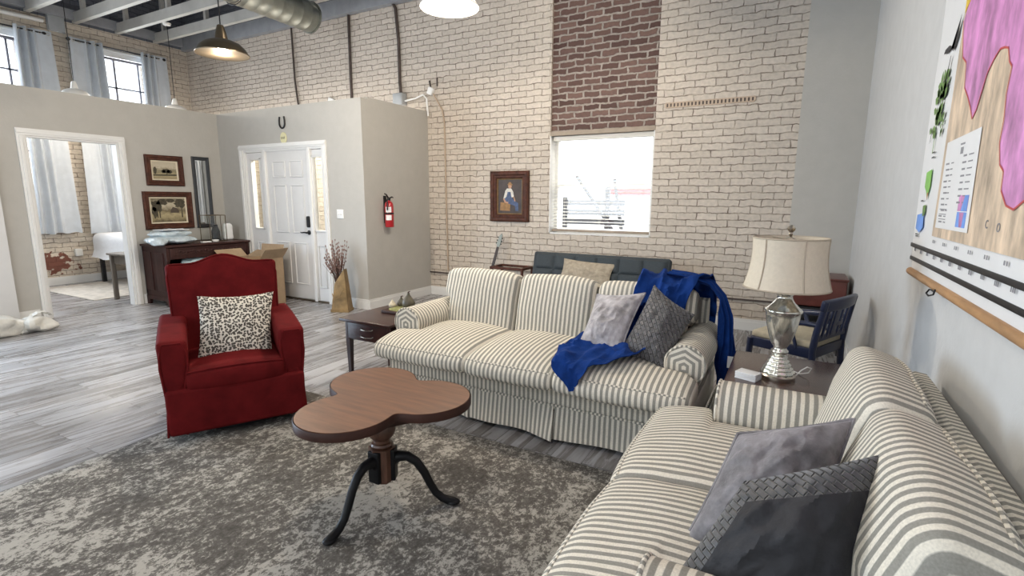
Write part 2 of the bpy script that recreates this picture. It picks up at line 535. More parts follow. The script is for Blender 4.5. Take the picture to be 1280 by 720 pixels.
M['gilt'] = mat('gilt_slip', (0.20, 0.125, 0.05), 0.45, 0.3, var=0.3, scale=30)
M['linen'] = mat('linen_liner', (0.62, 0.55, 0.42), 0.8, var=0.05)
M['mirror'] = plainmat('mirror_glass', (0.80, 0.82, 0.82), 0.02, 1.0)
M['black_frame'] = mat('black_frame', (0.03, 0.033, 0.038), 0.45, var=0.2)
M['steel_sash'] = mat('grey_steel_sash', (0.09, 0.085, 0.10), 0.5, var=0.1)
M['card'] = mat('cardboard', (0.33, 0.235, 0.145), 0.85, var=0.1, scale=20)
M['tin'] = mat('weathered_brass_tin', (0.235, 0.150, 0.062), 0.5, 0.35, var=0.45, scale=8)
M['twig'] = mat('brown_twig', (0.10, 0.055, 0.04), 0.8, var=0.3)
M['bud'] = mat('pink_grey_catkin', (0.26, 0.16, 0.14), 0.9, var=0.3)
M['ext_red'] = mat('extinguisher_red', (0.42, 0.012, 0.02), 0.3, var=0.05, coat=0.5)
M['sign'] = mat('cream_sign', (0.66, 0.62, 0.38), 0.5, var=0.05)
M['glass'] = glassmat('window_glass')
M['frost'] = glassmat('textured_glass', (0.97, 0.95, 0.88), 0.12, 0.18)
M['jar_glass'] = glassmat('lantern_glass', (0.97, 0.98, 0.97), 0.03, 0.05)
M['bag'] = mat('white_plastic_bag', (0.62, 0.61, 0.57), 0.35, var=0.1, scale=10, bmp=0.6, bscale=14, bdist=0.03)
M['blue_bag'] = mat('pale_blue_plastic', (0.50, 0.58, 0.63), 0.35, var=0.25, scale=14, bmp=0.7, bscale=22, bdist=0.03)
M['aqua_bag'] = mat('pale_aqua_plastic', (0.50, 0.66, 0.70), 0.35, var=0.2, scale=14, bmp=0.7, bscale=22, bdist=0.03)
M['sheet'] = mat('white_bed_sheet', (0.72, 0.74, 0.78), 0.85, var=0.03, bmp=0.3, bscale=18, bdist=0.02)
M['pale_rug'] = mat('pale_patterned_rug', (0.50, 0.47, 0.43), 0.95, var=0.25, scale=10)
M['ash_wood'] = mat('weathered_grey_wood', (0.14, 0.12, 0.10), 0.6, var=0.25, stretch=(8, 8, 1))
M['gourd'] = mat('olive_ceramic', (0.085, 0.072, 0.045), 0.45, var=0.4, scale=14)
M['garlic'] = mat('cream_ceramic', (0.50, 0.44, 0.32), 0.5, var=0.15)
M['moss'] = mat('moss', (0.19, 0.19, 0.07), 0.9, var=0.45, scale=40, bmp=0.8, bscale=60)
M['teal_head'] = mat('pale_teal_headstock', (0.25, 0.28, 0.26), 0.4, var=0.15)
M['guitar_body'] = mat('pale_teal_body', (0.22, 0.34, 0.31), 0.3, var=0.1, coat=0.4)
M['fretboard'] = mat('rosewood', (0.028, 0.016, 0.012), 0.5)
M['conduit'] = mat('dark_conduit', (0.085, 0.065, 0.058), 0.5, 0.3, var=0.3)
M['tan_pipe'] = mat('cream_painted_pipe', (0.46, 0.36, 0.27), 0.6, var=0.1)
M['box_grey'] = mat('grey_box_steel', (0.42, 0.44, 0.46), 0.45, 0.4, var=0.08)
M['ground'] = mat('pale_concrete_lot', (0.62, 0.60, 0.57), 0.9, var=0.1)
M['far_grey'] = mat('grey_siding', (0.10, 0.105, 0.115), 0.8, var=0.15)
M['blind'] = mat('white_blind', (0.72, 0.70, 0.64), 0.5, var=0.03)
M['wood_blind'] = mat('tan_wood_trim', (0.30, 0.245, 0.19), 0.6, var=0.15)
M['skin'] = plainmat('painted_skin', (0.48, 0.27, 0.17), 0.6)
M['denim'] = mat('painted_denim', (0.06, 0.09, 0.18), 0.6, var=0.4, scale=30)
M['shirt'] = mat('painted_shirt', (0.60, 0.58, 0.53), 0.6, var=0.2, scale=30)
M['straw'] = mat('painted_straw', (0.28, 0.15, 0.055), 0.6, var=0.3, scale=30)
M['dark_canvas'] = mat('painted_brown_ground', (0.040, 0.024, 0.018), 0.5, var=0.5, scale=9)
M['tree_paint'] = mat('painted_tree', (0.055, 0.045, 0.026), 0.6, var=0.6, scale=40)
M['barn_paint'] = mat('painted_barn', (0.075, 0.055, 0.04), 0.6, var=0.3, scale=40)
M['land_a'] = canvas('painted_meadow', [(0.12, (0.17, 0.13, 0.07)), (0.38, (0.36, 0.30, 0.17)), (0.5, (0.20, 0.17, 0.10)), (0.62, (0.50, 0.44, 0.33)), (0.9, (0.38, 0.33, 0.25))], 22, (1, 1, 2))
M['land_b'] = canvas('painted_grove', [(0.15, (0.10, 0.075, 0.04)), (0.36, (0.42, 0.35, 0.20)), (0.5, (0.14, 0.11, 0.06)), (0.66, (0.50, 0.44, 0.32)), (0.85, (0.12, 0.10, 0.06))], 14, (1, 1.2, 1.2))


# ------------------------------------------------------------------ mesh helpers
class MB:
    def __init__(self):
        self.v, self.f, self.mi, self.uv = [], [], [], {}
        self.m = 0
        self.T = None

    def add(self, verts, faces, uvs=None):
        o = len(self.v)
        if self.T is not None:
            verts = [tuple(self.T @ Vector(p)) for p in verts]
        self.v += [tuple(p) for p in verts]
        for k, fc in enumerate(faces):
            if uvs:
                self.uv[len(self.f)] = [uvs[i] for i in fc]
            self.f.append(tuple(o + i for i in fc))
            self.mi.append(self.m)
        return self

    def box(self, c, s, R=None):
        h = Vector(s) * 0.5
        vs = [Vector((x * h.x, y * h.y, z * h.z)) for x in (-1, 1) for y in (-1, 1) for z in (-1, 1)]
        vs = [(R @ p if R else p) + Vector(c) for p in vs]
        return self.add(vs, [(0, 1, 3, 2), (4, 6, 7, 5), (0, 4, 5, 1), (2, 3, 7, 6), (0, 2, 6, 4), (1, 5, 7, 3)])

    def bx(self, x0, x1, y0, y1, z0, z1):
        return self.box(((x0 + x1) / 2, (y0 + y1) / 2, (z0 + z1) / 2), (x1 - x0, y1 - y0, z1 - z0))

    def rbox(self, c, s, r=0.01, seg=2, sub=(1, 1, 1), fn=None, R=None):
        h = [x / 2 for x in s]
        r = min(r, min(h) * 0.999)
        ax = []
        for a in range(3):
            inner = h[a] - r
            edge = [r * (1 - math.tan(rad(45.0 * k / seg))) for k in range(0, seg)] if seg else []
            # positions from -h: offsets r*(1-tan) reversed
            lo = [-(inner + r * math.tan(rad(45.0 * k / seg))) for k in range(seg, 0, -1)]
            mid = [-inner + 2 * inner * k / sub[a] for k in range(sub[a] + 1)]
            ax.append(lo + mid + [-q for q in reversed(lo)])
        idx, vs, fs = {}, [], []
        inn = [x - r for x in h]

        def vid(p):
            k = (round(p[0], 6), round(p[1], 6), round(p[2], 6))
            if k in idx:
                return idx[k]
            q = [max(-inn[i], min(inn[i], p[i])) for i in range(3)]
            d = Vector([p[i] - q[i] for i in range(3)])
            w = Vector(q) + (d.normalized() * r if d.length > 1e-9 else d)
            if fn:
                w = Vector(fn(w.x, w.y, w.z))
            if R:
                w = R @ w
            idx[k] = len(vs)
            vs.append(w + Vector(c))
            return idx[k]
        for a in range(3):
            b_, c_ = (a + 1) % 3, (a + 2) % 3
            for sgn in (-1, 1):
                for i in range(len(ax[b_]) - 1):
                    for j in range(len(ax[c_]) - 1):
                        quad = []
                        for (ii, jj) in ((i, j), (i + 1, j), (i + 1, j + 1), (i, j + 1)):
                            p = [0, 0, 0]
                            p[a] = sgn * h[a]
                            p[b_] = ax[b_][ii]
                            p[c_] = ax[c_][jj]
                            quad.append(vid(p))
                        if len(set(quad)) == 4:
                            fs.append(tuple(quad if sgn > 0 else quad[::-1]))
        return self.add(vs, fs)

    def tube(self, pts, r, seg=8, closed=False, cap=True):
        pts = [Vector(p) for p in pts]
        n = len(pts)
        rs = r if isinstance(r, (list, tuple)) else [r] * n
        vs, fs = [], []
        up = None
        for i, p in enumerate(pts):
            if closed:
                t = pts[(i + 1) % n] - pts[i - 1]
            else:
                t = pts[min(i + 1, n - 1)] - pts[max(i - 1, 0)]
            t.normalize()
            if up is None:
                up = Vector((0, 0, 1)) if abs(t.z) < 0.9 else Vector((1, 0, 0))
            a = up - t * up.dot(t)
            if a.length < 1e-6:
                a = t.orthogonal()
            a.normalize()
            up = a
            b = t.cross(a)
            for k in range(seg):
                w = 2 * PI * k / seg
                vs.append(p + (a * math.cos(w) + b * math.sin(w)) * rs[i])
        for i in range(n if closed else n - 1):
            for k in range(seg):
                a0, a1 = i * seg + k, i * seg + (k + 1) % seg
                j = (i + 1) % n
                fs.append((a0, a1, j * seg + (k + 1) % seg, j * seg + k))
        if not closed and cap:
            fs.append(tuple(range(seg - 1, -1, -1)))
            fs.append(tuple((n - 1) * seg + k for k in range(seg)))
        return self.add(vs, fs)

    def lathe(self, prof, c=(0, 0, 0), seg=32, sx=1.0, sy=1.0, flute=None):
        vs, fs = [], []
        for (r, z) in prof:
            for k in range(seg):
                w = 2 * PI * k / seg
                vs.append((c[0] + r * math.cos(w) * sx, c[1] + r * math.sin(w) * sy, c[2] + z))
        for i in range(len(prof) - 1):
            for k in range(seg):
                a, b = i * seg + k, i * seg + (k + 1) % seg
                fs.append((a, b, b + seg, a + seg))
        if prof[0][0] > 1e-5:
            fs.append(tuple(range(seg - 1, -1, -1)))
        if prof[-1][0] > 1e-5:
            fs.append(tuple((len(prof) - 1) * seg + k for k in range(seg)))
        return self.add(vs, fs)

    def prism(self, poly, a0, a1, axis='z'):
        """extrude a 2D polygon along an axis; poly coords are the two other axes in order"""
        def P(u, v, w):
            return {'z': (u, v, w), 'y': (u, w, v), 'x': (w, u, v)}[axis]
        n = len(poly)
        vs = [P(u, v, a0) for u, v in poly] + [P(u, v, a1) for u, v in poly]
        fs = [tuple(range(n)), tuple(range(2 * n - 1, n - 1, -1))]
        for i in range(n):
            j = (i + 1) % n
            fs.append((i, i + n, j + n, j))
        return self.add(vs, fs)

    def grid(self, fn, nu, nv, thick=0.0):
        vs = [Vector(fn(i / nu, j / nv)) for i in range(nu + 1) for j in range(nv + 1)]
        fs = []
        for i in range(nu):
            for j in range(nv):
                a = i * (nv + 1) + j
                fs.append((a, a + nv + 1, a + nv + 2, a + 1))
        if not thick:
            return self.add(vs, fs)
        nrm = [Vector() for _ in vs]
        for fc in fs:
            nn = (vs[fc[1]] - vs[fc[0]]).cross(vs[fc[3]] - vs[fc[0]])
            for k in fc:
                nrm[k] += nn
        n = len(vs)
        w2 = [p - (q.normalized() if q.length > 0 else q) * thick for p, q in zip(vs, nrm)]
        f2 = fs + [tuple(n + k for k in reversed(fc)) for fc in fs]
        def bd(seq):
            for a, b in zip(seq[:-1], seq[1:]):
                f2.append((a, b, b + n, a + n))
        bd([j for j in range(nv, -1, -1)][::-1][::-1])
        bd([nu * (nv + 1) + j for j in range(nv + 1)])
        bd([i * (nv + 1) for i in range(nu + 1)])
        bd([i * (nv + 1) + nv for i in range(nu, -1, -1)])
        return self.add(vs + w2, f2)

    def blob(self, c, r, seg=16, rings=10, nz=0.0, nscale=5.0, flat=None, R=None):
        vs, fs = [], []
        for i in range(rings + 1):
            th = PI * i / rings
            for k in range(seg):
                w = 2 * PI * k / seg
                d = Vector((math.sin(th) * math.cos(w), math.sin(th) * math.sin(w), math.cos(th)))
                p = Vector((d.x * r[0], d.y * r[1], d.z * r[2]))
                if nz:
                    p *= 1 + nz * mn.noise((p + Vector(c)) * nscale)
                if flat is not None:
                    p.z = max(p.z, flat)
                if R:
                    p = R @ p
                vs.append(p + Vector(c))
        for i in range(rings):
            for k in range(seg):
                a, b = i * seg + k, i * seg + (k + 1) % seg
                fs.append((a, a + seg, b + seg, b))
        return self.add(vs, fs)


def obj(name, mb, m, parent=None, smooth=True, angle=38, loc=None, kind=None):
    me = bpy.data.meshes.new(name)
    bm_v = mb.v
    me.from_pydata(bm_v, [], mb.f)
    ms = m if isinstance(m, (list, tuple)) else [m]
    for x in ms:
        me.materials.append(M[x] if isinstance(x, str) else x)
    me.polygons.foreach_set('material_index', mb.mi)
    if mb.uv:
        ul = me.uv_layers.new(name='UVMap')
        for p in me.polygons:
            if p.index in mb.uv:
                for li, uv in zip(p.loop_indices, mb.uv[p.index]):
                    ul.data[li].uv = uv
    b = bmesh.new()
    b.from_mesh(me)
    bmesh.ops.remove_doubles(b, verts=b.verts, dist=1e-6)
    bmesh.ops.recalc_face_normals(b, faces=b.faces)
    b.to_mesh(me)
    b.free()
    if smooth:
        me.polygons.foreach_set('use_smooth', [True] * len(me.polygons))
        me.set_sharp_from_angle(angle=rad(angle))
    o = bpy.data.objects.new(name, me)
    COL.objects.link(o)
    if parent is not None:
        o.parent = parent
    if loc is not None:
        o.location = loc
    if kind:
        o['kind'] = kind
    return o


def tag(o, label, cat, group=None):
    o['label'] = label
    o['category'] = cat
    if group:
        o['group'] = group
    return o


def thing(name, label, cat, loc=(0, 0, 0), rz=0.0, group=None):
    o = bpy.data.objects.new(name, None)
    o.empty_display_size = 0.1
    COL.objects.link(o)
    o.location = loc
    o.rotation_euler = (0, 0, rz)
    return tag(o, label, cat, group)


def struct(name, mb, m, smooth=False, parent=None):
    o = obj(name, mb, m, parent, smooth=smooth)
    o['kind'] = 'structure'
    return o


def copy_tree(o, parent=None):
    c = o.copy()
    COL.objects.link(c)
    if parent is not None:
        c.parent = parent
    for ch in list(o.children):
        copy_tree(ch, c)
    return c


def wall(axis, a0, a1, z0, z1, t0, t1, holes=()):
    """wall slab along x or y with rectangular holes (a0,a1,z0,z1)"""
    mb = MB()
    A = sorted({a0, a1, *[h[0] for h in holes], *[h[1] for h in holes]})
    Z = sorted({z0, z1, *[h[2] for h in holes], *[h[3] for h in holes]})
    A = [a for a in A if a0 <= a <= a1]
    Z = [z for z in Z if z0 <= z <= z1]
    def solid(i, j):
        if i < 0 or j < 0 or i >= len(A) - 1 or j >= len(Z) - 1:
            return False
        ca, cz = (A[i] + A[i + 1]) / 2, (Z[j] + Z[j + 1]) / 2
        return not any(h[0] < ca < h[1] and h[2] < cz < h[3] for h in holes)
    def P(a, t, z):
        return (a, t, z) if axis == 'x' else (t, a, z)
    for i in range(len(A) - 1):
        for j in range(len(Z) - 1):
            if not solid(i, j):
                continue
            x0, x1, y0, y1 = A[i], A[i + 1], Z[j], Z[j + 1]
            for t in (t0, t1):
                mb.add([P(x0, t, y0), P(x1, t, y0), P(x1, t, y1), P(x0, t, y1)], [(0, 1, 2, 3)])
            for (di, dj, q) in ((-1, 0, ((x0, y0), (x0, y1))), (1, 0, ((x1, y0), (x1, y1))), (0, -1, ((x0, y0), (x1, y0))), (0, 1, ((x0, y1), (x1, y1)))):
                if not solid(i + di, j + dj):
                    (ua, uz), (va, vz) = q
                    mb.add([P(ua, t0, uz), P(va, t0, vz), P(va, t1, vz), P(ua, t1, uz)], [(0, 1, 2, 3)])
    return mb


# ------------------------------------------------------------------ setting
YB, XR, XL, YD, XV, XF = 6.05, 0.512, -7.55, 4.76, -4.69, -10.35
PH = 2.60       # partition height
struct('floor', MB().bx(XF - 0.3, XR + 0.2, -4.2, YB + 0.3, -0.1, 0.0), 'floor')
struct('ground', MB().bx(-30, 20, YB + 0.4, 40, -0.5, -0.35), 'ground')
WX0, WX1, WZ0, WZ1 = -2.775, -1.475, 0.97, 2.185
struct('wall_back', wall('x', XF - 0.3, XR + 0.2, 0, 4.12, YB, YB + 0.3, [(WX0, WX1, WZ0, 4.12)]), 'brick_x')
struct('wall_back_upper', wall('x', XF - 0.3, XR + 0.2, 4.12, 5.4, YB, YB + 0.3, []), 'dark_x')
struct('wall_infill', MB().bx(WX0, WX1, YB + 0.035, YB + 0.28, WZ1 + 0.05, 4.12), 'red_brick')
w1 = (2.10, 3.62, 1.0, 3.74)
w2 = (4.62, 5.36, 1.0, 3.74)
struct('wall_far', wall('y', 0.5, YB, 0, 4.12, XF, XF - 0.3, [w1, w2]), 'brick_y')
struct('wall_far_upper', wall('y', 0.5, YB, 4.12, 5.4, XF, XF - 0.3, []), 'dark_y')
struct('wall_bedroom_end', wall('x', XF, XL - 0.12, 0, 4.12, 0.5, 0.62, []), 'drywall')
DY0, DY1, DZ = 2.545, 3.445, 2.075
struct('wall_left', wall('y', -4.0, YD + 0.12, 0, PH, XL, XL - 0.12, [(DY0, DY1, 0, DZ), (-1.05, 1.35, 0.25, 2.45)]), 'drywall')
EX0, EX1, EZ = -7.00, -5.385, 2.065
struct('wall_entry', wall('x', XL, XV, 0, PH, YD, YD + 0.12, [(EX0, EX1, 0, EZ)]), 'drywall')
struct('wall_entry_side', wall('y', YD + 0.12, YB, 0, PH + 0.02, XV, XV - 0.12, []), 'drywall')
struct('wall_right', wall('y', -4.0, YB, 0, 5.4, XR, XR + 0.15, []), 'drywall_light')
struct('wall_pillar', MB().bx(-0.045, XR, YB - 0.03, YB, 0, 5.4), 'drywall')
struct('wall_front', wall('x', XL - 0.12, XR + 0.15, 0, 5.4, -4.15, -4.0, [(-3.1, -0.1, 0.9, 3.3), (-6.9, -3.9, 0.9, 3.3), (-5.8, 0.8 - 0.4, 3.95, 4.85)]), 'drywall')
struct('wall_left_upper', wall('y', -4.0, 0.5, PH, 5.4, XL, XL - 0.12, []), 'dark_y')
struct('ceiling', MB().bx(XF - 0.3, XR + 0.2, -4.2, YB + 0.3, 5.4, 5.5), 'ceil')
struct('beam_wall_plate', MB().bx(XF, -0.05, YB - 0.09, YB, 4.10, 4.32), 'plate')
struct('beam_far_plate', MB().bx(XF, XF + 0.10, 0.62, YB - 0.1, 4.16, 4.30), 'plate')
# joists of the open ceiling, one beam each, with hanger struts above
for k in range(16):
    y = 5.50 - 0.59 * k
    x0 = XF + 0.02 if y > 0.62 else XL + 0.02
    mb = MB().bx(x0, XR, y - 0.035, y + 0.035, 4.12, 4.27)
    for x in np.arange(-10.0, 0.3, 1.25):
        if x > x0:
            mb.bx(x - 0.03, x + 0.03, y - 0.03, y + 0.03, 4.27, 5.4)
    struct('beam_joist' if k == 0 else 'beam_joist.%03d' % k, mb, 'joist')

# skirting boards
def skirt_profile_x(mb, x0, x1, y, s):
    mb.bx(x0, x1, min(y, y + s * 0.016), max(y, y + s * 0.016), 0, 0.095)
    mb.bx(x0, x1, min(y, y + s * 0.010), max(y, y + s * 0.010), 0.095, 0.125)
def skirt_profile_y(mb, y0, y1, x, s):
    mb.bx(min(x, x + s * 0.016), max(x, x + s * 0.016), y0, y1, 0, 0.095)
    mb.bx(min(x, x + s * 0.010), max(x, x + s * 0.010), y0, y1, 0.095, 0.125)
mb = MB(); skirt_profile_x(mb, XV, -0.045, YB, -1); struct('baseboard_back', mb, 'trim')
mb = MB(); skirt_profile_y(mb, YD, YB - 0.02, XV, 1); struct('baseboard_entry_side', mb, 'trim')
mb = MB(); skirt_profile_x(mb, -5.29, XV, YD, -1); skirt_profile_x(mb, XL, -7.09, YD, -1); struct('baseboard_entry', mb, 'trim')
mb = MB(); skirt_profile_y(mb, 3.54, YD, XL, 1); skirt_profile_y(mb, -3.9, 2.45, XL, 1); struct('baseboard_left', mb, 'trim')
mb = MB(); skirt_profile_y(mb, 0.64, YB, XF, 1); struct('baseboard_far', mb, 'trim')
mb = MB(); skirt_profile_y(mb, 2.6, YB - 0.03, XR, -1); struct('baseboard_right', mb, 'trim')

# doorway trim on the left partition
mb = MB()
for (a, b_) in ((DY0 - 0.075, DY0), (DY1, DY1 + 0.075)):
    mb.bx(XL, XL + 0.018, a, b_, 0, DZ)
    mb.rbox((XL + 0.018, (a + b_) / 2, DZ / 2), (0.020, 0.034, DZ), 0.006)
mb.bx(XL, XL + 0.018, DY0 - 0.075, DY1 + 0.075, DZ + 0.0005, DZ + 0.075)
mb.rbox((XL + 0.018, (DY0 + DY1) / 2, DZ + 0.0375), (0.020, DY1 - DY0 + 0.15, 0.034), 0.006)
mb.bx(XL - 0.119, XL - .001, DY0 + .001, DY0 + 0.02, 0, DZ - .02).bx(XL - 0.119, XL - .001, DY1 - 0.02, DY1 - .001, 0, DZ - .02).bx(XL - 0.119, XL - .001, DY0 + .001, DY1 - .001, DZ - 0.019, DZ - .001)
struct('trim_1', mb, 'trim')

# entrance door unit: six panel door between two sidelights
def panel_rect(mb, x0, x1, z0, z1, y):
    for (a, b_, c, d) in ((x0, x1, z0, z0 + .014), (x0, x1, z1 - .014, z1)):
        mb.rbox(((a + b_) / 2, y, (c + d) / 2), (b_ - a, 0.026, d - c), 0.006)
    for (a, b_) in ((x0, x0 + .014), (x1 - .014, x1)):
        mb.rbox(((a + b_) / 2, y, (z0 + z1) / 2), (b_ - a, 0.026, z1 - z0), 0.006)
    mb.rbox(((x0 + x1) / 2, y + 0.002, (z0 + z1) / 2), (x1 - x0 - .05, 0.012, z1 - z0 - .05), 0.005)
mb = MB()
for (a, b_) in ((EX0 - 0.075, EX0 + 0.005), (EX1 - 0.005, EX1 + 0.075)):
    mb.bx(a, b_, YD - 0.018, YD - .0005, 0, EZ - 0.005)
    mb.rbox(((a + b_) / 2, YD - 0.018, (EZ - 0.005) / 2), (0.034, 0.020, EZ - 0.005), 0.006)
mb.bx(EX0 - 0.075, EX1 + 0.075, YD - 0.018, YD - .0005, EZ - 0.0045, EZ + 0.07)
mb.rbox(((EX0 + EX1) / 2, YD - 0.018, EZ + 0.0325), (EX1 - EX0 + 0.15, 0.020, 0.034), 0.006)
mb.bx(EX0 + .001, EX0 + 0.03, YD + .001, YD + 0.119, 0, EZ - .03).bx(EX1 - 0.03, EX1 - .001, YD + .001, YD + 0.119, 0, EZ - .03).bx(EX0 + .001, EX1 - .001, YD + .001, YD + 0.119, EZ - 0.029, EZ - .001)
SX0, SX1 = -6.525, -5.685       # door slab
mb.rbox(((SX0 - 0.03), YD + 0.04, EZ / 2), (0.055, 0.10, EZ - 0.01), 0.006)
mb.rbox(((SX1 + 0.03), YD + 0.04, EZ / 2), (0.055, 0.10, EZ - 0.01), 0.006)
struct('trim_2', mb, 'trim', smooth=True)
mb = MB(); mb.m = 0
mb.bx(EX0 + 0.03, EX1 - 0.03, YD - 0.005, YD + 0.12, 0, 0.018)
struct('trim_3', mb, 'bronze')
door = struct('door_1', MB().rbox(((SX0 + SX1) / 2, YD + 0.045, 1.03), (SX1 - SX0, 0.045, 2.02), 0.003), 'door', smooth=True)
mb = MB()
xa = SX0 + 0.115; xb = SX0 + 0.375; xc = SX0 + 0.465; xd = SX0 + 0.725
for (z0, z1) in ((0.22, 0.80), (0.93, 1.58), (1.68, 1.90)):
    panel_rect(mb, xa, xb, z0, z1, YD + 0.022)
    panel_rect(mb, xc, xd, z0, z1, YD + 0.022)
struct('door_panels', mb, 'door', smooth=True, parent=door)
mb = MB()
mb.lathe([(0.0, -.012), (0.028, -.012), (0.028, 0), (0.0, 0)], seg=20)
mb2 = MB(); mb2.T = Matrix.Translation((SX1 - 0.06, YD + 0.02, 0.945)) @ Matrix.Rotation(rad(90), 4, 'X')
mb2.lathe([(0.031, 0.0), (0.031, 0.008), (0.022, 0.012), (0.012, 0.014), (0.012, 0.05)], seg=20)
mb2.T = None
mb2.tube([(SX1 - 0.06, YD - 0.03, 0.945), (SX1 - 0.10, YD - 0.034, 0.95), (SX1 - 0.15, YD - 0.032, 0.943), (SX1 - 0.175, YD - 0.03, 0.95)], [0.011, 0.009, 0.008, 0.006], 8)
struct('door_handle', mb2, 'black_metal', smooth=True, parent=door)
mb = MB().rbox((SX1 - 0.055, YD + 0.008, 1.09), (0.052, 0.032, 0.15), 0.014, 3)
for i in range(5):
    for sx in (-1, 1):
        mb.rbox((SX1 - 0.055 + sx * 0.010, YD - 0.009, 1.14 - i * 0.02), (0.012, 0.006, 0.012), 0.002)
struct('door_keypad_lock', mb, 'black_metal', smooth=True, parent=door)
for n, (x0, x1) in enumerate(((EX0 + 0.03, SX0 - 0.06), (SX1 + 0.06, EX1 - 0.03))):
    xm = (x0 + x1) / 2
    gw = 0.085
    fr = MB()
    gx0, gx1, gz0, gz1 = xm - gw, xm + gw, 0.98, 1.93
    fr.bx(x0, gx0, YD + 0.03, YD + 0.075, 0.02, 2.03).bx(gx1, x1, YD + 0.03, YD + 0.075, 0.02, 2.03)
    fr.bx(gx0, gx1, YD + 0.03, YD + 0.075, 0.02, gz0).bx(gx0, gx1, YD + 0.03, YD + 0.075, gz1, 2.03)
    for (a, b_, c, d) in ((gx0 - .025, gx0, gz0 - .025, gz1 + .025), (gx1, gx1 + .025, gz0 - .025, gz1 + .025), (gx0 - .025, gx1 + .025, gz1, gz1 + .025), (gx0 - .025, gx1 + .025, gz0 - .025, gz0)):
        fr.rbox(((a + b_) / 2, YD + 0.024, (c + d) / 2), (b_ - a, 0.018, d - c), 0.006)
    panel_rect(fr, xm - 0.07, xm + 0.07, 0.20, 0.78, YD + 0.026)
    so = struct('window_%d' % (4 + n), fr, 'door', smooth=True)
    struct('window_pane', MB().bx(gx0, gx1, YD + 0.05, YD + 0.056, gz0, gz1), 'frost', parent=so)

# left door leaf standing open against the partition (edge of the frame)
d2 = struct('door_2', MB().rbox((XL + 0.045, 1.88, 1.03), (0.04, 0.74, 2.02), 0.003), 'door', smooth=True)
struct('door_handle', MB().lathe([(0.0, -0.01), (0.02, -0.01), (0.026, 0.0), (0.02, 0.02), (0, 0.026)], (XL + 0.09, 1.58, 0.95), 16), 'nickel', smooth=True, parent=d2)

# windows of the far wall: black muntin grid + glass + head trim
def far_window(n, y0, y1, z0, z1, ys, zs):
    mb = MB()
    X = XF - 0.10
    for (a, b_) in ((y0, y0 + 0.045), (y1 - 0.045, y1)):
        mb.bx(X - 0.03, X + 0.03, a, b_, z0, z1)
    for (a, b_) in ((z0, z0 + 0.045), (z1 - 0.045, z1)):
        mb.bx(X - 0.03, X + 0.03, y0, y1, a, b_)
    for y in ys:
        mb.bx(X - 0.02, X + 0.02, y - 0.014, y + 0.014, z0, z1)
    for z in zs:
        mb.bx(X - 0.02, X + 0.02, y0, y1, z - 0.012, z + 0.012)
    o = struct('window_%d' % n, mb, 'steel_sash')
    struct('window_pane', MB().bx(X - 0.003, X + 0.003, y0, y1, z0, z1), 'glass', parent=o)
    hd = MB().bx(XF, XF + 0.03, y0 - 0.08, y1 + 0.08, z1 - 0.02, z1 + 0.07)
    hd.bx(XF, XF + 0.045, y0 - 0.10, y1 + 0.10, z1 + 0.07, z1 + 0.095)
    struct('window_head_trim', hd, 'trim', parent=o)
far_window(1, *w1, [2.45, 2.80, 3.13, 3.47], [1.55, 2.1, 2.65, 3.27])
far_window(2, *w2, [4.85, 5.22], [1.55, 2.1, 2.65, 3.25])

# back window
mb = MB()
yw = YB + 0.17
for (a, b_) in ((WX0 + .012, WX0 + 0.055), (WX1 - 0.055, WX1 - .012)):
    mb.bx(a, b_, yw - 0.03, yw + 0.04, WZ0 + .02, WZ1)
mb.bx(WX0 + .012, WX1 - .012, yw - 0.03, yw + 0.04, WZ0 + .02, WZ0 + 0.06).bx(WX0 + .012, WX1 - .012, yw - 0.03, yw + 0.04, WZ1 - 0.045, WZ1)
mb.bx(WX0 + .012, WX1 - .012, yw - 0.02, yw + 0.03, 1.56, 1.60)
win = struct('window_3', mb, 'trim')
struct('window_pane', MB().bx(WX0 + 0.05, WX1 - 0.05, yw - 0.003, yw + 0.003, WZ0 + 0.05, WZ1 - 0.04), 'glass', parent=win)
mb = MB().bx(WX0, WX0 + .012, YB + 0.0, YB + 0.3, WZ0, WZ1).bx(WX1 - .012, WX1, YB, YB + 0.3, WZ0, WZ1)
mb.bx(WX0, WX1, YB, YB + 0.3, WZ0, WZ0 + 0.018)
struct('window_reveal', mb, 'trim', parent=win)
struct('trim_4', MB().bx(WX0 - 0.0, WX1 + 0.0, YB - 0.012, YB + 0.29, WZ1, WZ1 + 0.05), 'wood_blind')
struct('trim_5', MB().bx(XV, -0.045, YB - 0.022, YB, 0.33, 0.345), 'conduit')

bl = thing('window_blind', 'white horizontal slat blind lowered over the back window', 'window blind', ((WX0 + WX1) / 2, YB + 0.075, WZ1))
hw = (WX1 - WX0) / 2 - 0.02
obj('headrail', MB().rbox((0, 0, -0.03), (2 * hw, 0.055, 0.055), 0.006), 'blind', bl)
sl = MB()
nsl = 27
z_top, z_bot = -0.085, -(WZ1 - WZ0) + 0.075
for k in range(nsl):
    z = z_top + (z_bot - z_top) * k / (nsl - 1)
    R = Matrix.Rotation(rad(5), 3, 'X')
    sl.box((0, 0, z), (2 * hw, 0.048, 0.0028), R)
obj('slats', sl, 'blind', bl)
obj('bottom_rail', MB().rbox((0, 0, z_bot - 0.03), (2 * hw, 0.052, 0.028), 0.006), 'wood_blind', bl)
lc = MB()
for x in (-0.48, 0, 0.48):
    for y in (-0.026, 0.026):
        lc.tube([(x, y, -0.05), (x, y, z_bot - 0.02)], 0.0012, 5)
obj('ladder_cord', lc, 'blind', bl)
obj('tilt_wand', MB().tube([(-hw + 0.07, -0.032, -0.06), (-hw + 0.07, -0.04, -0.72)], 0.004, 6), 'blind', bl)

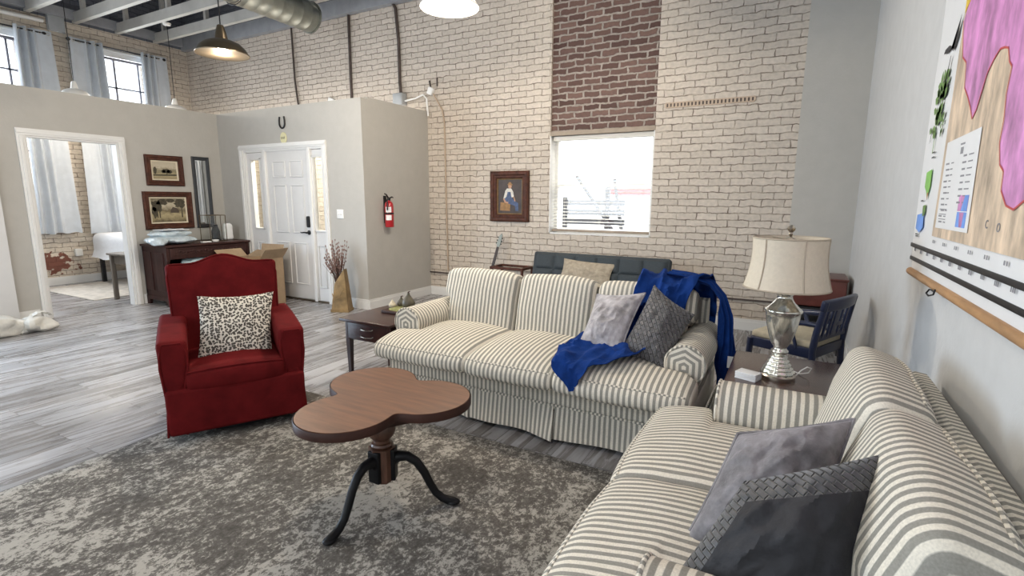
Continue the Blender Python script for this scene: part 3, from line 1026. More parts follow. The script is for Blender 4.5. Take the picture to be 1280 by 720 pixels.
# things beyond the window: a low grey shed frame, a blue bin, a red roofed kiosk far off
t = thing('climbing_frame', 'grey slatted frame with two crossing poles outside the back window', 'frame', (-4.15, 11.5, -0.35))
m0 = MB()
for k in range(7):
    m0.bx(-0.75, 0.75, -0.03, 0.03, 0.3 + k * 0.22, 0.42 + k * 0.22)
obj('slatted_side', m0, 'far_grey', t)
obj('pole', MB().tube([(-0.4, -0.1, 2.3), (1.3, -0.1, 0.0)], 0.04, 8), 'far_grey', t)
obj('pole', MB().tube([(0.55, -0.2, 2.2), (0.95, -0.2, 0.0)], 0.04, 8), 'far_grey', t)
obj('upright', MB().bx(-0.75, -0.66, -0.05, 0.05, 0, 1.8), 'far_grey', t)
obj('upright', MB().bx(0.3, 0.39, -0.05, 0.05, 0, 2.1), 'far_grey', t)
t = thing('kiosk', 'white roadside kiosk with red roof band outside the back window', 'kiosk', (-4.4, 17.0, -0.35))
obj('body', MB().bx(-1.0, 1.3, 0, 1.6, 0, 1.9), 'trim', t)
obj('roof_band', MB().bx(-1.1, 1.4, -0.1, 1.7, 1.9, 2.12), 'red_ink', t)
t = thing('waste_bin', 'blue bin standing outside the back window at its left', 'bin', (-5.9, 12.5, -0.35))
obj('body', MB().lathe([(0.30, 0), (0.36, 1.15), (0.36, 1.2)], seg=16), 'sky_blue', t)
obj('lid', MB().lathe([(0.38, 1.2), (0.38, 1.26), (0.2, 1.36), (0, 1.38)], seg=16), 'sky_blue', t)

# ------------------------------------------------------------------ curtains and rods
def curtain(label, y0, y1, z0, z1, folded, parentgroup):
    """folded: 'l','r' which side carries the gathers"""
    L = y1 - y0
    def fn(u, v):
        w = u if folded == 'l' else 1 - u
        amp = 0.045 * max(0.0, min(1.0, (0.62 - w) / 0.15))
        ph = w * 26
        yy = y0 + L * u
        flare = (1 - v)
        yy += (u - 0.5) * 0.10 * flare + 0.012 * math.sin(5 * v + 3 * u) * flare
        xx = amp * math.sin(ph) + 0.012 * math.sin(7 * u + 2.1 * v) + 0.01 * mn.noise(Vector((u * 6, v * 5, y0)))
        zz = z0 + (z1 - z0) * v + (0.010 * math.sin(u * 17) if v == 0 else 0)
        return (xx, yy, zz)
    mb = MB().grid(fn, 60, 26, 0.004)
    o = obj('curtain', mb, 'curtain', None)
    o.location = (XF + 0.13, 0, 0)
    tag(o, label, 'curtain', parentgroup)
    for k in range(5):
        g = MB()
        u = (k + 0.5) / 5
        p = fn(u, 0.985)
        ring = [(p[0] + 0.001, p[1] + 0.02 * math.cos(a), p[2] + 0.02 * math.sin(a)) for a in np.linspace(0, 2 * PI, 12, endpoint=False)]
        g.tube(ring, 0.004, 5, closed=True)
        obj('grommet', g, 'nickel', o)
    return o
curtain('blue-grey curtain left of the bare brick strip, gathered toward the window at the picture edge', 3.50, 3.95, 0.83, 3.88, 'l', None)
curtain('blue-grey curtain just right of the bare brick strip between the two high windows', 4.17, 4.62, 0.80, 3.88, 'r', None)
curtain('blue-grey curtain at the right side of the corner window nearest the brick corner', 5.18, 5.60, 0.80, 3.88, 'l', None)
for lab, a, b_ in (('black curtain rod over the window cut by the left picture edge', 1.9, 3.86), ('black curtain rod over the corner window, between two curtains', 4.16, 5.56)):
    r = thing('curtain_rod', lab, 'curtain rod', (XF + 0.13, 0, 3.84))
    obj('pole', MB().tube([(0, a, 0), (0, b_, 0)], 0.011, 8), 'black_metal', r)
    for y in (a, b_):
        obj('finial', MB().blob((0, y, 0), (0.026, 0.032, 0.026), 10, 8), 'black_metal', r)
    for y in (a + 0.12, b_ - 0.12):
        obj('bracket', MB().tube([(0, y, 0), (-0.13, y, -0.01)], 0.008, 6), 'black_metal', r)

# ------------------------------------------------------------------ ceiling services
# spiral duct
t = thing('spiral_duct', 'large galvanised spiral air duct hanging under the joists', 'air duct', (-6.22, 5.42, 3.905), rad(4))
mb = MB()
prof = []
L_ = 8.6
for k in range(int(L_ / 0.16)):
    a = k * 0.16
    prof += [(0.200, a), (0.200, a + 0.140), (0.203, a + 0.147), (0.203, a + 0.153)]
mb.T = Matrix.Rotation(rad(90), 4, 'X')
mb.lathe(prof, seg=36)
obj('pipe', mb, 'galv', t, angle=25)
mb = MB(); mb.T = Matrix.Rotation(rad(90), 4, 'X')
mb.lathe([(0.0, -0.004), (0.19, -0.004), (0.205, -0.006), (0.212, 0.0), (0.212, 0.02), (0.203, 0.02)], seg=36)
obj('end_cap', mb, 'galv', t)
for y in (-1.2, -4.2, -7.2):
    hg = MB()
    hg.tube([(0.213 * math.cos(a), y, 0.213 * math.sin(a)) for a in np.linspace(0, 2 * PI, 24, endpoint=False)], 0.006, 6, closed=True)
    hg.tube([(0, y, 0.21), (0, y, 0.36)], 0.006, 6)
    obj('hanger_strap', hg, 'black_metal', t)

def pendant(label, loc, outer, R, ztop, power, group=None):
    t = thing('pendant_lamp', label, 'pendant lamp', loc, 0, group)
    s = R / 0.21
    prof_o = [(0.21, 0.0), (0.205, 0.012), (0.185, 0.05), (0.145, 0.088), (0.09, 0.112), (0.052, 0.122), (0.046, 0.16), (0.034, 0.21), (0.026, 0.235), (0.018, 0.24)]
    prof_i = [(0.205, 0.0), (0.200, 0.010), (0.180, 0.045), (0.140, 0.082), (0.085, 0.105), (0.0, 0.112)]
    obj('lamp_shade', MB().lathe([(r * s, z * s) for r, z in prof_o], seg=40), outer, t)
    obj('reflector', MB().lathe([(r * s, z * s) for r, z in prof_i], seg=40), 'white_enamel', t)
    obj('rim', MB().lathe([(0.205 * s, -0.002), (0.213 * s, -0.003), (0.214 * s, 0.004), (0.206 * s, 0.006)], seg=40), outer, t)
    obj('bulb', MB().blob((0, 0, 0.055 * s), (0.034, 0.034, 0.045), 14, 10), 'bulb', t)
    obj('cord', MB().tube([(0, 0, 0.24 * s), (0, 0, ztop - loc[2])], 0.005, 6), 'black_metal', t)
    obj('canopy', MB().lathe([(0.0, ztop - loc[2] - 0.035), (0.05, ztop - loc[2] - 0.03), (0.062, ztop - loc[2])], seg=20), outer, t)
    l = bpy.data.lights.new('lamp_light', 'POINT')
    l.energy = power
    l.color = (1.0, 0.88, 0.72)
    l.shadow_soft_size = 0.025
    lo = bpy.data.objects.new('lamp_light', l)
    COL.objects.link(lo)
    lo.parent = t
    lo.location = (0, 0, -0.02)
    return t
pendant('bronze dome pendant lamp hanging below the end of the duct', (-4.37, 2.86, 2.60), 'bronze', 0.205, 4.12, 110)
pendant('white dome pendant lamp cut by the top edge near the picture centre', (-2.28, 3.22, 2.745), 'white_enamel', 0.205, 4.12, 90)
pendant('white dome pendant behind the left partition, beside the bare brick strip', (-9.0, 3.66, 2.79), 'white_enamel', 0.18, 4.12, 60)
pendant('white dome pendant behind the left partition, nearest the brick corner', (-9.0, 5.00, 2.78), 'white_enamel', 0.18, 4.12, 60)

# steel panel high on the far wall, white pipe beside it
t = thing('wall_panel_box', 'grey blank panel high on the far brick wall between the curtains', 'panel', (XF, 4.07, 4.0))
obj('panel', MB().rbox((0.02, 0, 0.06), (0.04, 0.21, 0.24), 0.006), 'box_grey', t)
obj('frame_edge', MB().rbox((0.012, 0, 0.06), (0.024, 0.23, 0.26), 0.006), 'box_grey', t)
o = obj('wall_pipe', MB().tube([(XF + 0.05, 1.2, 4.02), (XF + 0.05, 3.2, 4.03), (XF + 0.05, 3.9, 4.04)], 0.03, 10), 'white_enamel')
tag(o, 'white pipe running along the top of the far brick wall into the panel', 'pipe')

# conduits and boxes on the back brick wall
def conduit(label, pts, r, m='conduit', name='conduit'):
    p0 = Vector(pts[0])
    o = obj(name, MB().tube([Vector(p) - p0 for p in pts], r, 8), m, loc=p0)
    return tag(o, label, 'conduit')
conduit('thin dark conduit on brick between the duct end and the horseshoe', [(-7.38, YB - 0.02, 4.1), (-7.37, YB - 0.02, 3.3), (-7.33, YB - 0.02, 2.95), (-7.25, YB - 0.03, 2.7)], 0.014)
conduit('double dark conduit on brick right of the duct end', [(-6.11, YB - 0.02, 4.1), (-6.12, YB - 0.02, 3.2), (-6.12, YB - 0.02, 2.7)], 0.02)
conduit('thick dark conduit with a bent top dropping to the grey junction box', [(-5.27, YB - 0.05, 4.18), (-5.20, YB - 0.02, 4.05), (-5.16, YB - 0.02, 3.6), (-5.16, YB - 0.02, 3.05), (-5.12, YB - 0.05, 2.89)], 0.022)
t = thing('junction_box', 'grey junction box on the brick above the short partition', 'junction box', (-5.14, YB - 0.001, 2.73))
obj('box', MB().rbox((0, -0.055, 0.08), (0.17, 0.11, 0.16), 0.006), 'box_grey', t)
obj('cover', MB().rbox((0, -0.113, 0.08), (0.15, 0.008, 0.14), 0.003), 'box_grey', t)
conduit('white bent conduit running from the junction box toward the round fitting', [(-5.04, YB - 0.06, 2.78), (-4.85, YB - 0.06, 2.80), (-4.72, YB - 0.05, 2.84), (-4.66, YB - 0.05, 2.78), (-4.64, YB - 0.05, 2.55)], 0.013, 'white_plastic')
t = thing('outlet_fitting', 'small white fitting on the brick right of the junction box', 'fitting', (-4.60, YB, 2.88))
obj('body', MB().rbox((0, -0.03, 0), (0.09, 0.06, 0.10), 0.012, R=Matrix.Rotation(rad(25), 3, 'Y')), 'white_plastic', t)
obj('nipple', MB().tube([(0, -0.03, 0.04), (-0.02, -0.03, 0.14)], 0.012, 8), 'conduit', t)
obj('stub', MB().tube([(0.1, -0.015, 0.06), (0.1, -0.015, 0.17)], 0.010, 8), 'conduit', t)
conduit('slim cream conduit dropping down the brick beside the partition end', [(-4.56, YB - 0.03, 2.84), (-4.42, YB - 0.02, 2.62), (-4.385, YB - 0.02, 2.45), (-4.375, YB - 0.02, 1.4), (-4.36, YB - 0.02, 0.38)], 0.011, 'tan_pipe')
o = obj('security_sensor', MB().rbox((0, 0, 0), (0.12, 0.05, 0.09), 0.01, R=Matrix.Rotation(rad(20), 3, 'Y')), 'white_plastic', loc=(-6.55, YB - 0.026, 2.91))
tag(o, 'small white sensor on the brick just above the entrance wall', 'sensor')
# perforated steel strip on the brick right of the window
t = thing('perforated_strip', 'long perforated strip fixed to the brick right of the red bricks', 'strip', (-0.92, YB, 2.44))
mb = MB()
mb.bx(-0.45, 0.45, -0.012, 0, 0.018, 0.030).bx(-0.45, 0.45, -0.012, 0, -0.030, -0.018)
for k in range(25):
    x = -0.45 + 0.9 * k / 24
    mb.bx(x - 0.010, x + 0.010, -0.012, 0, -0.018, 0.018)
obj('strip', mb, 'tan_pipe', t, smooth=False)
obj('hole_shade', MB().bx(-0.45, 0.45, -0.003, 0, -0.018, 0.018), 'conduit', t, smooth=False)  # dark plate added for the shade inside the strip holes
# cable clips pattern left by old pipes are part of the wall paint

# ------------------------------------------------------------------ things on the entrance walls
hs = MB()
pts = []
for k in range(21):
    a = PI * (1.0 + k / 20.0)
    pts.append((0.052 * math.cos(a), 0, 0.062 * math.sin(a)))
pts = [(-0.043, 0, 0.085), (-0.053, 0, 0.04)] + pts[1:-1] + [(0.053, 0, 0.04), (0.043, 0, 0.085)]
hs.tube(pts, 0.011, 8)
o = obj('horseshoe', hs, 'black_metal', loc=(-6.11, YD - 0.011, 2.385))
tag(o, 'black horseshoe hung points-up over the entrance door', 'horseshoe')

def text_obj(name, s, size, m, parent, loc, rot, ext=0.001):
    c = bpy.data.curves.new(name, 'FONT')
    c.body = s
    c.size = size
    c.extrude = ext
    c.align_x = 'CENTER'
    c.align_y = 'CENTER'
    tmp = bpy.data.objects.new(name, c)
    COL.objects.link(tmp)
    dg = bpy.context.evaluated_depsgraph_get()
    me = bpy.data.meshes.new_from_object(tmp.evaluated_get(dg))
    bpy.data.objects.remove(tmp)
    me.materials.clear()
    me.materials.append(M[m])
    o = bpy.data.objects.new(name, me)
    COL.objects.link(o)
    o.parent = parent
    o.location = loc
    o.rotation_euler = rot
    return o
t = thing('exit_sign', 'small oval cream sign reading EXIT over the door', 'sign', (-6.105, YD, 2.195))
mb = MB(); mb.T = Matrix.Rotation(rad(90), 4, 'X')
mb.lathe([(0.98, 0.0), (1.0, 0.004), (1.0, 0.010), (0.96, 0.013), (0, 0.013)], seg=36, sx=0.060, sy=0.076)
obj('plaque', mb, 'sign', t)
text_obj('lettering', 'EXIT', 0.042, 'ink', t, (0, -0.0135, 0), (rad(90), 0, 0))

t = thing('light_switch', 'white double switch plate on the wall right of the entrance door', 'light switch', (-5.12, YD, 1.205))
obj('plate', MB().rbox((0, -0.004, 0), (0.116, 0.008, 0.116), 0.004), 'white_plastic', t)
for x in (-0.023, 0.023):
    obj('toggle', MB().rbox((x, -0.012, 0.004), (0.010, 0.018, 0.024), 0.003), 'white_plastic', t)

t = thing('fire_extinguisher', 'red fire extinguisher hung on the short side wall of the entry', 'fire extinguisher', (XV + 0.075, 5.11, 1.04))
obj('cylinder', MB().lathe([(0.0, 0.0), (0.052, 0.0), (0.057, 0.008), (0.057, 0.27), (0.052, 0.30), (0.034, 0.325), (0.020, 0.335), (0.020, 0.345)], seg=28), 'ext_red', t)
vv = MB().lathe([(0.021, 0.34), (0.021, 0.375), (0.012, 0.38)], seg=16)
vv.tube([(0.0, 0.0, 0.365), (0.0, 0.06, 0.385), (0.0, 0.085, 0.375)], [0.010, 0.009, 0.006], 8)
vv.tube([(0.0, -0.012, 0.378), (0.0, -0.045, 0.415), (0.0, -0.075, 0.425)], [0.010, 0.010, 0.007], 8)
obj('valve_handle', vv, 'black_metal', t)
obj('hose', MB().tube([(0.02, -0.02, 0.365), (0.03, -0.06, 0.35), (0.035, -0.068, 0.30), (0.03, -0.066, 0.22)], 0.009, 8), 'black_metal', t)
obj('band', MB().lathe([(0.0585, 0.165), (0.0595, 0.168), (0.0595, 0.182), (0.0585, 0.185)], seg=28), 'black_metal', t)
def label_patch(a0, a1, z0, z1):
    n = 8
    vs, fs = [], []
    for i in range(n + 1):
        a = a0 + (a1 - a0) * i / n
        for z in (z0, z1):
            vs.append((0.0580 * math.cos(a), 0.0580 * math.sin(a), z))
    for i in range(n):
        fs.append((2 * i, 2 * i + 2, 2 * i + 3, 2 * i + 1))
    return MB().add(vs, fs)
for (z0, z1) in ((0.19, 0.26), (0.09, 0.155)):
    obj('paper_label', label_patch(rad(-95), rad(-20), z0, z1), 'paper', t)
obj('bracket', MB().bx(-0.075, -0.055, -0.02, 0.02, 0.05, 0.40), 'black_metal', t)

# ------------------------------------------------------------------ framed pictures and mirror
def frame_ring(mb, w, h, fw, d0, d1, axis):
    """mitred frame; w,h outer size; profile raised from d0 (inner) to d1 (outer third)"""
    prof = [(0.0, 0.0), (0.0, d1 * 0.75), (fw * 0.18, d1), (fw * 0.45, d1 * 0.92), (fw * 0.55, d1 * 0.65), (fw * 0.8, d1 * 0.72), (fw, d0), (fw, 0.0)]
    vs, fs = [], []
    cs = [(-1, -1), (1, -1), (1, 1), (-1, 1)]
    for (sx, sz) in cs:
        for (i, d) in prof:
            vs.append(axis(sx * (w / 2 - i), d, sz * (h / 2 - i)))
    n = len(prof)
    for k in range(4):
        j = (k + 1) % 4
        for i in range(n - 1):
            fs.append((k * n + i, k * n + i + 1, j * n + i + 1, j * n + i))
    mb.add(vs, fs)
def rect(mb, axis, x0, x1, z0, z1, d):
    mb.add([axis(x0, d, z0), axis(x1, d, z0), axis(x1, d, z1), axis(x0, d, z1), axis(x0, 0.001, z0), axis(x1, 0.001, z0), axis(x1, 0.001, z1), axis(x0, 0.001, z1)],
           [(0, 1, 2, 3), (7, 6, 5, 4), (0, 4, 5, 1), (1, 5, 6, 2), (2, 6, 7, 3), (3, 7, 4, 0)])
def poly(mb, axis, pts, d):
    n = len(pts)
    mb.add([axis(x, d, z) for x, z in pts] + [axis(x, d - 0.0008, z) for x, z in pts], [tuple(range(n)), tuple(range(2 * n - 1, n - 1, -1))] + [(i, (i + 1) % n, (i + 1) % n + n, i + n) for i in range(n)])
def circ(cx, cz, rx, rz, n=14, jag=0.0):
    return [(cx + rx * (1 + jag * random.uniform(-1, 1)) * math.cos(2 * PI * k / n), cz + rz * (1 + jag * random.uniform(-1, 1)) * math.sin(2 * PI * k / n)) for k in range(n)]

AX_L = lambda u, d, v: (d, u, v)          # on the left partition, facing +x
AX_B = lambda u, d, v: (u, -d, v)         # on the back wall, facing -y
AX_R = lambda u, d, v: (-d, -u, v)        # on the right wall, facing -x

t = thing('framed_picture', 'smaller upper picture of a lone tree in a dark wood frame', 'picture', (XL, 3.965, 1.76), 0, 'landscape pictures over the dresser')
mb = MB(); frame_ring(mb, 0.48, 0.40, 0.075, 0.012, 0.04, AX_L); obj('frame', mb, 'frame_dark', t)
mb = MB(); frame_ring(mb, 0.345, 0.265, 0.022, 0.010, 0.018, AX_L); obj('inner_slip', mb, 'linen', t)
mb = MB(); rect(mb, AX_L, -0.155, 0.155, -0.115, 0.115, 0.008); obj('canvas', mb, 'land_a', t, smooth=False)
mb = MB()
for (x, z, a, b_) in ((0.02, -0.005, 0.05, 0.032), (0.06, -0.01, 0.035, 0.026), (-0.02, -0.012, 0.03, 0.022), (-0.12, 0.0, 0.02, 0.05)):
    poly(mb, AX_L, circ(x, z, a, b_, 16, 0.2), 0.0095)
poly(mb, AX_L, [(0.02, -0.05), (0.03, -0.05), (0.028, -0.01), (0.022, -0.01)], 0.0095)
poly(mb, AX_L, [(-0.15, -0.055), (0.15, -0.045), (0.15, -0.065), (-0.15, -0.072)], 0.0093)
obj('painted_tree', mb, 'tree_paint', t, smooth=False)

t = thing('framed_picture', 'larger lower picture of a barn in a grove, in a wide dark frame', 'picture', (XL, 3.965, 1.23), 0, 'landscape pictures over the dresser')
mb = MB(); frame_ring(mb, 0.625, 0.50, 0.075, 0.012, 0.045, AX_L); obj('frame', mb, 'frame_dark', t)
mb = MB(); frame_ring(mb, 0.48, 0.355, 0.020, 0.010, 0.018, AX_L); obj('inner_slip', mb, 'linen', t)
mb = MB(); rect(mb, AX_L, -0.222, 0.222, -0.16, 0.16, 0.008); obj('canvas', mb, 'land_b', t, smooth=False)
mb = MB()
for (x, z, a, b_) in ((-0.15, 0.06, 0.07, 0.08), (-0.08, 0.11, 0.07, 0.04), (0.15, 0.09, 0.07, 0.06), (0.03, 0.13, 0.06, 0.025), (-0.18, -0.03, 0.035, 0.07)):
    poly(mb, AX_L, circ(x, z, a, b_, 18, 0.25), 0.0092)
for x in (-0.15, -0.12, 0.17):
    poly(mb, AX_L, [(x - 0.008, -0.10), (x + 0.010, -0.10), (x + 0.006, 0.06), (x - 0.004, 0.06)], 0.0095)
obj('painted_trees', mb, 'tree_paint', t, smooth=False)
mb = MB()
poly(mb, AX_L, [(0.02, -0.035), (0.13, -0.035), (0.13, 0.0), (0.10, 0.03), (0.055, 0.045), (0.02, 0.0)], 0.0098)
obj('painted_barn', mb, 'barn_paint', t, smooth=False)

t = thing('wall_mirror', 'tall narrow mirror in a black frame on the left partition', 'mirror', (XL, 4.455, 1.475))
mb = MB(); frame_ring(mb, 0.245, 1.0, 0.05, 0.010, 0.026, AX_L); obj('frame', mb, 'black_frame', t)
mb = MB(); rect(mb, AX_L, -0.075, 0.075, -0.452, 0.452, 0.008); obj('mirror_glass', mb, 'mirror', t, smooth=False)

t = thing('framed_picture', 'portrait of a seated child in overalls, framed beside the back window', 'picture', (-3.345, YB, 1.44))
mb = MB(); frame_ring(mb, 0.575, 0.66, 0.105, 0.012, 0.05, AX_B); obj('frame', mb, 'frame_dark', t)
mb = MB(); frame_ring(mb, 0.385, 0.47, 0.016, 0.010, 0.020, AX_B); obj('inner_slip', mb, 'gilt', t)
mb = MB(); rect(mb, AX_B, -0.178, 0.178, -0.22, 0.22, 0.008); obj('canvas', mb, 'dark_canvas', t, smooth=False)
mb = MB()
poly(mb, AX_B, [(-0.15, -0.185), (0.0, -0.19), (0.005, -0.085), (-0.145, -0.075)], 0.0092); obj('painted_crate', mb, 'straw', t, smooth=False)
mb = MB()
poly(mb, AX_B, [(-0.10, -0.03), (-0.07, 0.075), (-0.045, 0.105), (0.02, 0.105), (0.05, 0.06), (0.06, 0.0), (0.035, -0.01), (0.03, -0.05), (-0.06, -0.06), (-0.08, -0.03), (-0.085, -0.02)], 0.0098)
obj('painted_shirt', mb, 'shirt', t, smooth=False)
mb = MB()
poly(mb, AX_B, [(-0.05, 0.0), (-0.035, 0.06), (0.01, 0.06), (0.02, 0.0), (0.06, -0.05), (0.125, -0.085), (0.13, -0.19), (0.085, -0.19), (0.075, -0.12), (0.0, -0.10), (-0.09, -0.07), (-0.08, -0.03)], 0.0104)
obj('painted_overalls', mb, 'denim', t, smooth=False)
mb = MB()
poly(mb, AX_B, circ(0.0, 0.135, 0.026, 0.032), 0.0104)
poly(mb, AX_B, [(-0.105, -0.03), (-0.085, -0.025), (-0.06, -0.065), (-0.02, -0.075), (-0.03, -0.09), (-0.08, -0.08)], 0.0110)
poly(mb, AX_B, [(0.05, 0.0), (0.065, -0.005), (0.085, -0.06), (0.07, -0.065)], 0.0110)
obj('painted_face', mb, 'skin', t, smooth=False)
mb = MB()
poly(mb, AX_B, [(-0.04, 0.15), (0.035, 0.145), (0.04, 0.155), (0.022, 0.17), (0.015, 0.185), (-0.015, 0.187), (-0.025, 0.168)], 0.0112)
obj('painted_hat', mb, 'straw', t, smooth=False)

# ------------------------------------------------------------------ wall charts on the right wall
def chart(label, zb, d, ztop=2.62, bar='black'):
    y0, y1 = 1.05, 2.965
    t = thing('wall_chart', label, 'wall chart', (XR - d, (y0 + y1) / 2, zb), 0, 'wall charts hung one over another')
    hw_ = (y1 - y0) / 2
    def fn(u, v):
        return (0.004 * mn.noise(Vector((u * 3, v * 4, zb))) * (1 if 0.02 < v else 0), hw_ - 2 * hw_ * u, v * (ztop - zb))
    obj('sheet', MB().grid(fn, 24, 20, 0.0012), 'paper', t)
    obj('top_roller', MB().tube([(0.0, -hw_ - 0.02, ztop - zb), (0.0, hw_ + 0.02, ztop - zb)], 0.012, 10), 'black_metal', t)
    if bar == 'black':
        obj('bottom_bar', MB().rbox((0, 0, 0.0), (0.009, 2 * hw_ + 0.03, 0.018), 0.003), 'black_metal', t)
    else:
        rd = MB().tube([(0, -hw_ - 0.01, 0), (0, hw_ + 0.01, 0)], 0.017, 14)
        obj('bottom_rail', rd, 'dowel', t)
        lp = MB().tube([(-0.018, 0.37, 0.0), (-0.022, 0.37, -0.02), (-0.03, 0.40, -0.03), (-0.03, 0.44, -0.026), (-0.02, 0.45, -0.012), (-0.02, 0.42, -0.01), (-0.018, 0.38, -0.012)], 0.003, 6)
        obj('pull_loop', lp, 'black_metal', t)
    return t, hw_
t3, _ = chart('rearmost wall chart with a wooden bottom rail and cord loop', 1.09, 0.0185, bar='wood')
t2, _ = chart('middle wall chart whose black bar sits just above the wooden rail', 1.152, 0.0225)
mb = MB()
for k in range(14):
    y = 0.88 - k * 0.12
    for q in range(3):
        rect_y = y - q * 0.012
        mb.box((-0.006, rect_y, 0.045 - 0.002 * (k % 2)), (0.001, 0.006, 0.014))
obj('print_lettering', mb, 'ink_grey', t2, smooth=False)
t1, hwc = chart('front wall chart with orchid and tan relief map and legend', 1.212, 0.0265)
yc = (1.05 + 2.965) / 2
def RP(pts, d, m, name):
    mb = MB()
    pp = [(yy - yc, zz - 1.212) for yy, zz in pts]
    n = len(pp)
    # slabs with a slight thickness, facing -x
    mb.add([(-d, y, z) for y, z in pp] + [(-d + 0.0007, y, z) for y, z in pp], [tuple(range(n)), tuple(range(2 * n - 1, n - 1, -1))] + [(i, (i + 1) % n, (i + 1) % n + n, i + n) for i in range(n)])
    return obj(name, mb, m, t1, smooth=False)
# map ground, coloured areas (y falls towards the camera)
ztopm = 2.58
RP([(2.575, 1.275), (1.12, 1.275), (1.12, ztopm), (2.555, ztopm)], 0.0065, 'terrain', 'map_ground')
pink = [(2.555, 2.06), (2.52, 1.98), (2.49, 1.92), (2.43, 1.89), (2.40, 1.80), (2.34, 1.76), (2.29, 1.72), (2.245, 1.675), (2.21, 1.70), (2.175, 1.76), (2.15, 1.80), (2.10, 1.83), (2.06, 1.845), (2.02, 1.84), (1.985, 1.83), (1.96, 1.79), (1.93, 1.77), (1.94, 1.70), (1.925, 1.63), (1.93, 1.57), (1.90, 1.51), (1.86, 1.49), (1.855, 1.44), (1.80, 1.40), (1.74, 1.39), (1.66, 1.42), (1.55, 1.36), (1.40, 1.38), (1.25, 1.42), (1.14, 1.40), (1.14, ztopm - .02), (2.28, ztopm - .02), (2.40, 2.25)]
RP(pink, 0.0075, 'pink', 'map_region')
RP([(2.553, ztopm - .02), (2.553, 2.085), (2.45, 2.13), (2.37, 2.17), (2.30, 2.26), (2.20, 2.34), (2.10, ztopm - .02)], 0.0085, 'yellow', 'map_region')
# boundary line of the region
bl_ = MB()
for a, b_ in zip(pink[:29], pink[1:30]):
    p0 = Vector((-0.0088, a[0] - yc, a[1] - 1.212)); p1 = Vector((-0.0088, b_[0] - yc, b_[1] - 1.212))
    dd = (p1 - p0)
    nn = Vector((0, -dd.z, dd.y)).normalized() * 0.003
    bl_.add([p0 + nn, p1 + nn, p1 - nn, p0 - nn], [(0, 1, 2, 3)])
obj('boundary_line', bl_, 'red_ink', t1, smooth=False)
# legend
RP([(2.525, 1.31), (2.10, 1.312), (2.115, 1.635), (2.52, 1.625)], 0.0095, 'paper', 'legend')
lg = MB()
def mark(y, z, w, h, d=0.0102):
    lg.box((-d, y - yc, z - 1.212), (0.0006, w, h))
mark(2.30, 1.602, 0.05, 0.006); mark(2.30, 1.58, 0.03, 0.022)
for k in range(11):
    z = 1.545 - k * 0.021
    mark(2.47 - 0.01 * (k % 3), z, 0.045, 0.006)
    mark(2.40 + 0.008 * (k % 2), z, 0.03, 0.004)
for k in range(8):
    z = 1.56 - k * 0.022
    mark(2.25, z, 0.035 + 0.008 * (k % 2), 0.006)
    mark(2.18, z, 0.05, 0.004)
for k in range(3):
    mark(2.44, 1.345 + k * 0.018, 0.10, 0.003)
obj('legend_lettering', lg, 'ink_grey', t1, smooth=False)
RP([(2.245, 1.325), (2.135, 1.325), (2.135, 1.375), (2.245, 1.375)], 0.0103, 'sky_blue', 'legend_swatch')
RP([(2.245, 1.378), (2.135, 1.378), (2.135, 1.43), (2.245, 1.43)], 0.0103, 'pink', 'legend_swatch')
RP([(2.205, 1.378), (2.135, 1.378), (2.135, 1.43), (2.175, 1.43)], 0.0106, 'sky_blue', 'legend_swatch')
RP([(2.20, 1.326), (2.17, 1.326), (2.165, 1.374), (2.215, 1.374)], 0.0106, 'pink', 'legend_swatch')
# left margin: twig with leaves, bird, small maps
lf = MB()
def leaf(y, z, r, a):
    pts = []
    for k in range(9):
        q = k / 8
        pts.append((r * q, 0.30 * r * math.sin(PI * q)))
    pts += [(p, -w) for p, w in reversed(pts[1:-1])]
    ca, sa = math.cos(a), math.sin(a)
    pp = [(y - (p * ca - w * sa) - yc, z + p * sa + w * ca - 1.212) for p, w in pts]
    lf.add([(-0.0072, a_, b_) for a_, b_ in pp], [tuple(range(len(pp)))])
random.seed(3)
for k in range(34):
    z = random.uniform(1.69, 1.90)
    c = 2.80 - (z - 1.72) * 0.40
    leaf(c + random.uniform(-0.05, 0.05), z, random.uniform(0.04, 0.065), random.uniform(-0.6, 3.0))
for k in range(8):
    leaf(2.68 + random.uniform(-0.02, 0.02), 1.66 + 0.012 * k, 0.03, random.uniform(0, 3))
lf.box((-0.0072, 2.775 - yc, 1.655 - 1.212), (0.0005, 0.008, 0.10))
obj('leaf_drawing', lf, 'green', t1, smooth=False)
br = MB()
def dart(pts):
    br.add([(-0.0072, a - yc, b_ - 1.212) for a, b_ in pts], [tuple(range(len(pts)))])
dart([(2.82, 2.005), (2.76, 1.995), (2.705, 2.0), (2.70, 2.01), (2.74, 2.02), (2.80, 2.018)])
dart([(2.70, 2.0), (2.66, 1.98), (2.63, 2.05), (2.60, 2.10), (2.615, 2.02), (2.65, 1.985)])
dart([(2.68, 1.97), (2.70, 1.90), (2.72, 1.86), (2.715, 1.91), (2.69, 1.97)])
dart([(2.66, 2.17), (2.61, 2.19), (2.60, 2.205), (2.655, 2.185)])
dart([(2.72, 1.845), (2.66, 1.86), (2.66, 1.867), (2.72, 1.853)])
dart([(2.86, 1.65), (2.845, 1.665), (2.84, 1.69), (2.85, 1.69), (2.852, 1.668)])
for (y, z) in ((2.76, 1.605), (2.755, 1.585), (2.85, 1.408), (2.87, 1.263), (2.86, 1.255), (2.73, 2.19)):
    dart([(y + 0.02, z), (y - 0.03, z + 0.002), (y - 0.03, z + 0.007), (y + 0.02, z + 0.005)])
obj('bird_drawing', br, 'ink', t1, smooth=False)
RP([(2.83, 1.53), (2.735, 1.54), (2.73, 1.47), (2.76, 1.42), (2.79, 1.45), (2.83, 1.47)], 0.0070, 'lime', 'small_map')
